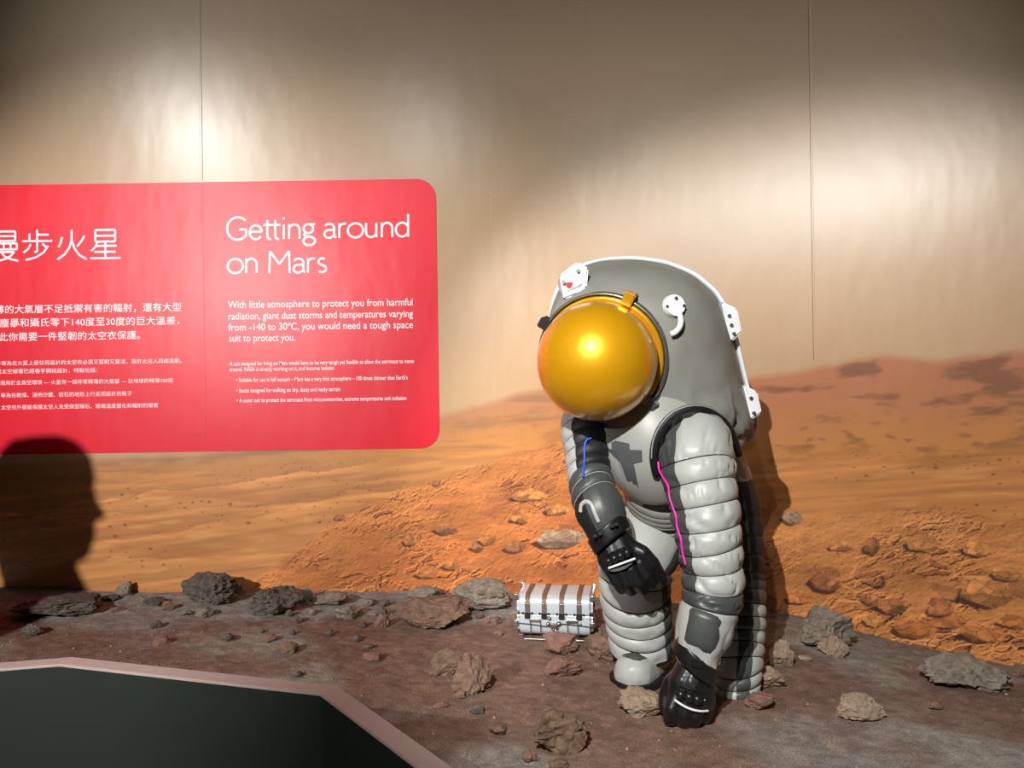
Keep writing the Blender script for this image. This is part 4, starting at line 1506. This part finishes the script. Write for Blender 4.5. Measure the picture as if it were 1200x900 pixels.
# white latch blocks on the frame
d_ = frame_depth
l1 = plate('latch_block', [(655.5, 322, 2.275), (677, 306, 2.275), (690, 314, 2.275), (687.5, 341, 2.275), (661, 351, 2.275), (657.5, 334, 2.275)], 0.12, M_wht, astro, 0.006)
plate('latch_inset', [(662, 323.5, 2.268), (677, 312.5, 2.268), (683, 317, 2.268), (682, 334, 2.268), (664, 341.5, 2.268)], 0.012, M_wht, l1, 0.003)
plate('red_mark', [(664, 331, 2.263), (671, 330.5, 2.263), (670, 335, 2.263), (666.5, 337.5, 2.263), (663.5, 335.5, 2.263)], 0.008, M_redp, l1, 0.0008)
for (x, y) in ((677.5, 317.5), (660.5, 330.5)):
    disc('screw', x, y, 2.264, 0.0058, 0.008, M_steel, l1)
l2 = plate('latch_block', [(845.5, 352.5, 2.36), (864.5, 361.5, 2.36), (870, 389, 2.36), (858, 400.5, 2.36), (851, 377, 2.36)], 0.12, M_wht, astro, 0.006)
for (x, y) in ((854.5, 370), (857, 381), (860, 391)):
    disc('screw', x, y, 2.358, 0.0056, 0.010, M_steel, l2)
l3 = plate('latch_block', [(871, 450, 2.35), (888, 459, 2.35), (893.5, 484, 2.35), (881, 492, 2.35), (876, 470, 2.35)], 0.11, M_wht, astro, 0.006)
for (x, y) in ((880, 466.5), (883.5, 484)):
    disc('screw', x, y, 2.348, 0.0056, 0.010, M_steel, l3)


def on_shell(px, py):
    b = np.argmin((tpx - px) ** 2 + (tpy - py) ** 2 + 1e3 * (SV[..., 1] > 2.5))
    return SV.reshape(-1, 3)[b]


# round valve plate with its curved white hook
sp = on_shell(790, 358)
vY = float(sp[1]) - 0.012
VN = (0.25, -0.95, 0.15)
valve = disc('valve_plate', 790, 358, vY, 0.0335, 0.014, M_wht, astro, VN, 40)
for (x, y) in ((792, 349.5), (781.5, 359.5), (801, 358.5), (791.5, 368.5)):
    disc('screw', x, y, vY - 0.006 + 0.25 * 0.0026 * (x - 790), 0.0048, 0.008, M_steel, valve, VN, 12)
px_wire('valve_hook', [(796, 366, vY - 0.006), (798, 376, vY - 0.010), (796, 384, vY - 0.014), (791, 389.5, vY - 0.016), (786, 391.5, vY - 0.014)], 0.0085, M_wht, valve, 14)

# ---- helmet visor
DC = RCEN + RN * 0.072
DR = 0.174
V, Fc = [], []
nu, nv = 96, 56
amax = math.radians(116)
for i in range(nv + 1):
    a = amax * i / nv
    for k in range(nu):
        b = 2 * math.pi * k / nu
        V.append(DC + RN * (DR * math.cos(a)) + (RU * math.cos(b) + RV * math.sin(b)) * (DR * math.sin(a)))
for i in range(nv):
    for k in range(nu):
        Fc.append((i * nu + k, (i + 1) * nu + k, (i + 1) * nu + (k + 1) % nu, i * nu + (k + 1) % nu))
visor = mk('visor', V, Fc, M_gold, astro)
visor['label'] = 'shiny golden dome visor'


def lathe(name, prof, m, parent, nu=96):
    """profile of (distance along the visor axis, radius)"""
    V, Fc = [], []
    for d, r in prof:
        for k in range(nu):
            b = 2 * math.pi * k / nu
            V.append(RCEN + RN * d + (RU * math.cos(b) + RV * math.sin(b)) * r)
    m_ = len(prof)
    for i in range(m_):
        for k in range(nu):
            j = (i + 1) % m_
            Fc.append((i * nu + k, j * nu + k, j * nu + (k + 1) % nu, i * nu + (k + 1) % nu))
    return mk(name, V, Fc, m, parent)


lathe('gold_band', [(0.004, 0.155), (0.012, 0.163), (0.018, 0.173), (0.020, 0.181), (0.014, 0.185), (-0.005, 0.185), (-0.010, 0.155)], M_gold2, astro)['label'] = 'gold band behind the visor'
rim = lathe('visor_ring', [(0.012, 0.193), (0.018, 0.188), (0.018, 0.194), (0.010, 0.198), (-0.012, 0.198), (-0.018, 0.192), (-0.012, 0.193)], mat('ring_metal', srgb(150, 148, 138), rough=0.3, metal=0.8), astro)
lathe('gasket', [(-0.012, 0.185), (-0.012, 0.201), (-0.030, 0.201), (-0.045, 0.185)], M_sblack, astro)
for (ang, mm, big) in ((146, M_dark, 1.0), (62, M_gold2, 1.0), (-43, M_chrome, 1.0)):
    b = math.radians(ang)
    er, et = RU * math.cos(b) + RV * math.sin(b), -RU * math.sin(b) + RV * math.cos(b)
    M4 = Matrix.Identity(4)
    for c_, v_ in enumerate((et, er, RN)):
        for r__ in range(3):
            M4[r__][c_] = v_[r__]
    M4.translation = RCEN + er * 0.196 + RN * 0.012
    bm = bmesh.new()
    bmesh.ops.create_cube(bm, size=1, matrix=M4 @ Matrix.Diagonal((0.032, 0.040, 0.046, 1)))
    bmesh.ops.bevel(bm, geom=list(bm.edges), offset=0.003, segments=2, affect='EDGES')
    cl = from_bm('clamp', bm, mm, astro, flat_angle=35)
    M5 = M4.copy()
    M5.translation = RCEN + er * 0.205 - RN * 0.004
    bm = bmesh.new()
    bmesh.ops.create_cube(bm, size=1, matrix=M5 @ Matrix.Diagonal((0.034, 0.020, 0.022, 1)))
    bmesh.ops.bevel(bm, geom=list(bm.edges), offset=0.003, segments=2, affect='EDGES')
    from_bm('clamp_base', bm, M_dark, cl, flat_angle=35)

blob('lower_back', [[(775, 520, 2.52, 40), (800, 560, 2.58, 44), (815, 590, 2.58, 42)], [(830, 520, 2.50, 36), (848, 560, 2.56, 33), (850, 585, 2.56, 33)], [(770, 560, 2.55, 40), (775, 595, 2.56, 38)]], M_chest, astro, voxel=0.008, smooth=10)
# dark neck fabric between visor and chest
blob('neck_fabric', [[(735, 470, 2.40, 46), (770, 450, 2.42, 50)], [(720, 440, 2.42, 44), (765, 480, 2.42, 30)]], M_sblack, astro, voxel=0.008, smooth=8)

# ---- left arm (on the viewer's right), reaching to the ground
def arm_left_m(s, f):
    if s < s_band0:
        if f > 139 and f < 240:
            return 1
        if f < 16 or f > 318:
            return 3
        return 0
    if s < s_band1:
        return 1
    return 0


AL = Limb([(817, 497, 2.25, 26), (817, 505, 2.24, 32), (816, 518, 2.21, 36.5), (816, 540, 2.17, 41.5), (820, 566, 2.14, 39), (826, 600, 2.11, 37), (831, 640, 2.09, 34.5), (835, 672, 2.08, 32.5),
           (835, 695, 2.07, 32), (830, 718, 2.06, 31.5), (824, 742, 2.05, 28.5), (818, 772, 2.05, 22.5)])
s_band0, s_band1 = AL.at_py(692), AL.at_py(710)
arml = AL.build('left_arm', [M_suit, M_sdark, M_seam_b, M_sblack], arm_left_m, seams=[AL.at_py(y) for y in (545, 568, 592, 618, 642, 667, 692, 710)], seam_mat=2,
                bulge=0.0075, tilt=(-0.008, 0.012), wr=0.010, wf=15, seed=21, topfold=0.8, cap=(0.45, 0.1), sw=0.0026, nseg=120, sub=9)
skin_plate('forearm_patch', AL, subdiv([(807, 713), (812, 711.5), (842, 722), (847, 729), (840, 763), (833, 768), (803, 757), (798.5, 750)], 4), M_sdark, arml, lift=0.013)
# shoulder opening ring
ring = px_wire('shoulder_ring', [(769, 556, 2.20), (766, 538, 2.17), (768, 519, 2.15), (776, 500, 2.14), (790, 486, 2.14), (809, 479, 2.15), (828, 480.5, 2.18), (845, 491, 2.22), (857, 508, 2.27), (866, 532, 2.34)],
               0.0120, M_sblack, astro, 14)
px_wire('ring_piping', [(763.5, 538, 2.16), (765.2, 518, 2.14), (773.8, 498, 2.13), (788.5, 483, 2.13), (809, 475.6, 2.14), (829, 477.2, 2.17), (847, 488, 2.21), (859.5, 506, 2.26)], 0.0022, M_stitch, ring, 8)
for name, pts, m, L in (('pink_cord', [(768.5, 541), (772, 551), (778, 561), (783, 570), (784.5, 582), (788.5, 595), (792, 604), (793.5, 618), (798, 632), (799.5, 646), (803.5, 662)], M_pink, AL),):
    W = [on_limb(AL, x, y, 0.009) for x, y in pts]
    o = wire(name, W, 0.0030, m, arml, 10)
    o['label'] = 'pink cord'
px_wire('pink_cord', [(862, 566, 2.20), (866, 590, 2.18), (868, 615, 2.16), (869.5, 640, 2.15), (868.5, 664, 2.14)], 0.0032, M_pink, arml, 10)['label'] = 'pink cord'
CU = Limb([(819, 762, 2.05, 24.5), (816, 770, 2.05, 24.5), (813, 779, 2.05, 23.5)])
cuff = CU.build('wrist_cuff', [M_glove], lambda s, f: 0, rows=8, cap=(0.05, 0.05), tilt=(0.022, 0.012), lift=0.007)
plate('cuff_buckle', [(812, 772, 1.975), (826, 776, 1.975), (824, 785, 1.975), (810, 781, 1.975)], 0.01, M_glove, cuff, 0.002)

GZ_ = float(ground_base(P(805, 850, 2.04).x, 2.04))
gl_l = blob('left_glove', [
    [(813, 778, 2.05, 19), (800, 800, 2.035, 17), (795, 816, 2.03, 14)],
    [(816, 778, 2.05, 20), (810, 802, 2.03, 19), (808, 820, 2.025, 15)],
    [(818, 780, 2.05, 19), (820, 804, 2.04, 17), (822, 822, 2.03, 13.5)],
    [(820, 784, 2.06, 17), (827, 808, 2.05, 12), (829, 824, 2.05, 10)],
    [(793, 816, 2.02, 9.5), (787, 831, 2.01, 9.2), (785, 842, 2.03, 8.8)],
    [(805, 821, 2.01, 9.5), (802, 836, 2.005, 9.2), (801, 846, 2.03, 8.8)],
    [(816, 825, 2.015, 9.5), (815, 838, 2.01, 9.2), (813, 846, 2.035, 8.6)],
    [(827, 826, 2.03, 8.8), (827, 836, 2.03, 8.5), (824, 843, 2.05, 8)],
    [(800, 790, 2.06, 12), (786, 800, 2.07, 9.5), (780, 814, 2.07, 8.5), (779, 828, 2.06, 8)]],
    M_glove, astro, voxel=0.0032, smooth=4, clip_z=GZ_ - 0.002)
for (x, y, r, Y) in ((798, 814, 5.6, 1.995), (807.5, 817, 6.2, 1.988), (817, 819.5, 6.0, 1.990), (826, 821, 5.2, 2.010)):
    bm = bmesh.new()
    bmesh.ops.create_uvsphere(bm, u_segments=20, v_segments=12, radius=r * Y / F, matrix=Matrix.Translation(P(x, y, Y)))
    from_bm('knuckle_pad', bm, M_glove, gl_l, smooth=True)
px_wire('reflective_strip', [(790.5, 820, 1.992), (799, 826, 1.984), (811, 831.5, 1.980), (822, 833.5, 1.988), (830, 833, 2.004)], 0.0030, M_refl, gl_l, 8)['label'] = 'white reflective strip'
px_wire('glove_seam', [(796, 803.5, 2.00), (810, 808, 1.984), (824, 812.5, 1.995), (832, 815, 2.015)], 0.0014, M_seam_b, gl_l, 6)

# ---- right arm (on the viewer's left), resting on the thigh
def arm_right_m(s, f):
    if s < s_el0:
        return 0 if 130 < f < 250 else 3
    if s < s_el2:
        return 1
    return 3 if f > 122 else 1


AR = Limb([(689, 482, 2.38, 25), (687, 500, 2.36, 28), (689, 525, 2.33, 26), (690, 550, 2.30, 24), (694, 572, 2.26, 24.5), (703, 598, 2.22, 27), (712, 622, 2.20, 22)])
s_el0, s_el1, s_el2 = AR.at_py(559), AR.at_py(571), AR.at_py(583)
armr = AR.build('right_arm', [M_suit, M_sdark, M_seam_b, M_sblack], arm_right_m, seams=[AR.at_py(y) for y in (500, 516, 530, 545)] + [s_el0, s_el1, s_el2], seam_mat=2, bulge=0.006,
                tilt=(-0.012, -0.010), wr=0.004, seed=33, cap=(0.5, 0.1), sw=0.0022)
for yy in (571, 583):
    t = AR.at_py(yy)
    ph = np.radians(np.linspace(10, 178, 16))
    W = AR.point(np.full(16, t), ph, np.full(16, 0.0015), (-0.012, -0.010))
    wire('stitching', [Vector(w) for w in W], 0.0014, M_stitch, armr, 6, res=3)
U_ = [on_limb(AR, x, y, 0.001) for x, y in ((681, 600), (682, 592), (687, 588), (693, 591), (697, 600), (702, 612))]
V, Fc = [], []
for i, p in enumerate(U_):
    pass
o = wire('forearm_stripe', U_, 0.0075, M_suit, armr, 10)
o['label'] = 'light grey curved stripe'
o = wire('blue_cord', [on_limb(AR, x, y, 0.009) for x, y in ((693, 513.5), (687.5, 516), (685, 524), (685, 540), (683, 559))], 0.0032, M_blue, armr, 10)
o['label'] = 'blue cord'
CR = Limb([(710, 618, 2.20, 23.5), (714, 626, 2.195, 23.5), (718, 634, 2.19, 23)])
cuffr = CR.build('wrist_cuff', [M_glove], lambda s, f: 0, rows=8, cap=(0.05, 0.05), tilt=(-0.014, -0.004), lift=0.002)
for (x, y) in ((697, 629), (703, 626.5), (717, 617.5), (722, 615.5)):
    disc('bolt', x, y, 2.128, 0.0055, 0.012, M_dark, cuffr, (0, -0.8, 0.6), 12)
gl_r = blob('right_glove', [
    [(708, 640, 2.19, 11), (711, 655, 2.18, 11.5), (716, 668, 2.175, 9.5)],
    [(715, 636, 2.18, 14), (720, 652, 2.165, 13.5), (726, 667, 2.165, 10)],
    [(723, 633, 2.18, 14), (731, 650, 2.165, 13.5), (738, 664, 2.165, 10)],
    [(730, 633, 2.185, 12), (741, 647, 2.175, 11.5), (748, 659, 2.175, 9.5)],
    [(716, 668, 2.165, 8.6), (723, 681, 2.16, 8.0), (728.5, 690, 2.185, 7.0)],
    [(727, 669, 2.155, 8.8), (734, 683, 2.15, 8.2), (739.5, 692, 2.18, 7.2)],
    [(739, 667, 2.155, 8.8), (747, 682, 2.15, 8.2), (753, 691.5, 2.18, 7.2)],
    [(749, 660, 2.165, 8.2), (757, 674, 2.16, 7.6), (763.5, 685, 2.185, 6.6)],
    [(738, 641, 2.18, 10.5), (753, 648, 2.165, 9.5), (764, 659, 2.165, 8.6), (771, 670, 2.18, 7.6), (776, 680, 2.20, 6.8)]],
    M_glove, astro, voxel=0.0032, smooth=3)
pad = plate('knuckle_guard', [(709, 657, 2.128), (715, 650, 2.122), (734, 642, 2.122), (740, 645, 2.128), (741, 652, 2.126), (713, 664, 2.126)], 0.02, M_glove, gl_r, 0.004)
for (x, y, r) in ((713.2, 657.6, 4.6), (720, 654.4, 5.2), (727, 651.2, 5.2), (734.6, 647.6, 4.8)):
    bm = bmesh.new()
    bmesh.ops.create_uvsphere(bm, u_segments=20, v_segments=12, radius=r * 2.12 / F, matrix=Matrix.Translation(P(x, y, 2.122)))
    from_bm('knuckle_pad', bm, M_glove, pad, smooth=True)
plate('grip_pad', [(712, 667, 2.126), (744, 655, 2.126), (741, 661, 2.124), (733, 666.5, 2.122), (722, 669.5, 2.122), (715, 669.5, 2.124)], 0.014, M_sdark, gl_r, 0.002)
px_wire('reflective_strip', [(713, 666, 2.120), (728, 660.5, 2.114), (744.5, 654.5, 2.120)], 0.0032, M_refl, gl_r, 8)['label'] = 'white reflective strip'

# ---- right boot
GB = float(ground_base(P(745, 800, 2.33).x, 2.33))
bootm = lambda p: 1 if (lambda q: 729 < q[0] < 762 and 756 < q[1] < 770 + 5 * (1 - abs(q[0] - 748) / 16.0) and p[1] < 2.42)(to_px(p)) else 0
boot = blob('boot', [[(757, 768, 2.44, 22), (753, 779, 2.42, 25), (748, 787, 2.37, 26.5), (743, 789, 2.335, 25)], [(766, 776, 2.46, 19), (760, 786, 2.42, 22), (746, 791, 2.35, 24), (743, 791, 2.33, 22)]],
            M_suit, astro, voxel=0.0040, smooth=26, clip_z=GB + 0.010, fm=bootm, mats=[M_suit, M_sdark])
sole_out = []
bv = np.array([tuple(v.co) for v in boot.data.vertices]) + np.array(tuple(ORG))
low_ = bv[bv[:, 2] < GB + 0.03]
cc_ = low_[:, :2].mean(0)
for k in range(48):
    a = 2 * math.pi * k / 48
    d2 = np.array([math.cos(a), math.sin(a)])
    rel = low_[:, :2] - cc_
    sole_out.append(cc_ + d2 * ((rel @ d2).max() * 0.985))
mk('sole', [(p[0], p[1], GB + 0.016) for p in sole_out] + [(p[0], p[1], GB - 0.004) for p in sole_out],
   [tuple(range(48)), tuple(range(95, 47, -1))] + [(i, i + 48, (i + 1) % 48 + 48, (i + 1) % 48) for i in range(48)], M_seam_b, boot, smooth=False)

# ------------------------------------------------------------------ a visitor standing at the left of the barrier, outside the picture; the panel spot throws the shadow seen on the mural
M_skin = mat('skin', srgb(205, 160, 132), rough=0.5)
M_hair = mat('dark_hair', srgb(32, 25, 22), rough=0.5, bump=0.5, bscale=90, stretch=(1, 1, 0.15))
M_shirt = mat('navy_shirt', srgb(38, 46, 70), rough=0.85, var=0.15, vscale=10)
M_trous = mat('grey_trousers', srgb(70, 70, 74), rough=0.85, var=0.15, vscale=10)
M_shoe = mat('white_shoes', srgb(205, 203, 198), rough=0.6)
M_eye = mat('dark_eye', srgb(30, 22, 20), rough=0.2)
PX, PY, HZ = -2.27, 1.28, 1.625          # the head's centre
vis = thing('person', 'person with dark bobbed hair and navy shirt standing at the left end of the barrier', 'person', (PX, PY, 0))
q = lambda x, y, z: (PX + x, PY + y, z)   # faces +X
ch = []
# trunk, neck, head (profile toward +X), arms hanging, legs
ch.append([(q(-0.01, 0, 0.92), 0.125), (q(0, 0, 1.10), 0.118), (q(0.0, 0, 1.29), 0.138), (q(-0.02, 0, 1.425), 0.098), (q(-0.005, 0, 1.46), 0.056), (q(0.0, 0, 1.53), 0.055)])
for sy in (-1, 1):
    ch.append([(q(-0.01, sy * 0.07, 0.95), 0.115), (q(0, sy * 0.06, 1.15), 0.105), (q(-0.01, sy * 0.10, 1.385), 0.098)])
    ch.append([(q(-0.01, sy * 0.03, 1.45), 0.065), (q(-0.01, sy * 0.165, 1.42), 0.07), (q(-0.02, sy * 0.215, 1.23), 0.050), (q(-0.02, sy * 0.235, 1.09), 0.042), (q(0.03, sy * 0.24, 0.95), 0.036), (q(0.06, sy * 0.24, 0.86), 0.026)])
    ch.append([(q(0.06, sy * 0.24, 0.86), 0.028), (q(0.075, sy * 0.238, 0.79), 0.024)])
    for k, (fx, ln) in enumerate(((0.030, 0.070), (0.012, 0.080), (-0.006, 0.076), (-0.022, 0.060))):
        ch.append([(q(0.078 + fx, sy * 0.238, 0.785), 0.0105), (q(0.086 + fx, sy * 0.234, 0.785 - ln * 0.55), 0.0095), (q(0.084 + fx * 0.9, sy * 0.224, 0.785 - ln), 0.008)])
    ch.append([(q(0.085, sy * 0.232, 0.83), 0.013), (q(0.122, sy * 0.222, 0.80), 0.0115), (q(0.132, sy * 0.214, 0.765), 0.0095)])
    ch.append([(q(0, sy * 0.085, 0.92), 0.105), (q(0.01, sy * 0.095, 0.70), 0.082), (q(0.015, sy * 0.10, 0.48), 0.058), (q(-0.01, sy * 0.10, 0.33), 0.056), (q(-0.01, sy * 0.10, 0.10), 0.040)])
ch.append([(q(-0.012, 0, HZ + 0.03), 0.098), (q(0.012, 0, HZ + 0.02), 0.096), (q(0.030, 0, HZ - 0.045), 0.074), (q(0.052, 0, HZ - 0.092), 0.046)])
ch.append([(q(0.098, 0, HZ + 0.005), 0.012), (q(0.116, 0, HZ - 0.028), 0.014)])
ch.append([(q(0.090, 0, HZ - 0.062), 0.016), (q(0.092, 0, HZ - 0.076), 0.014)])
for sy in (-1, 1):
    ch.append([(q(0.0, sy * 0.098, HZ + 0.012), 0.016), (q(-0.004, sy * 0.10, HZ - 0.028), 0.012)])


def person_part(p):
    z = p[2]
    if z > 1.485:
        return 0
    if z < 0.86 and abs(p[1] - PY) > 0.19 and p[0] > PX - 0.0:
        return 0
    if abs(p[1] - PY) > 0.17 and z < 1.02 and z > 0.7:
        return 0
    return 1 if z > 0.93 else 2


body = blob_w('body', ch, M_skin, vis, voxel=0.0075, smooth=4, fm=person_part, mats=[M_skin, M_shirt, M_trous])
blob_w('hair', [[(q(-0.035, 0, HZ + 0.048), 0.108), (q(0.015, 0, HZ + 0.066), 0.092)],
                [(q(-0.05, -0.03, HZ + 0.02), 0.098), (q(-0.062, -0.035, HZ - 0.06), 0.078), (q(-0.055, -0.04, HZ - 0.15), 0.068)],
                [(q(-0.05, 0.03, HZ + 0.02), 0.098), (q(-0.062, 0.035, HZ - 0.06), 0.078), (q(-0.055, 0.04, HZ - 0.15), 0.068)],
                [(q(-0.01, -0.085, HZ + 0.03), 0.038), (q(-0.02, -0.092, HZ - 0.08), 0.03)], [(q(-0.01, 0.085, HZ + 0.03), 0.038), (q(-0.02, 0.092, HZ - 0.08), 0.03)]],
       M_hair, vis, voxel=0.0075, smooth=3)
for sy in (-1, 1):
    bm = bmesh.new()
    bmesh.ops.create_uvsphere(bm, u_segments=12, v_segments=8, radius=0.010, matrix=Matrix.Translation(q(0.097, sy * 0.034, HZ + 0.004)))
    from_bm('eye', bm, M_eye, vis, smooth=True)
    blob_w('shoe', [[(q(-0.045, sy * 0.10, 0.045), 0.044), (q(0.05, sy * 0.103, 0.042), 0.042), (q(0.13, sy * 0.105, 0.032), 0.040)]], M_shoe, vis, voxel=0.008, smooth=4, clip_z=0.001)
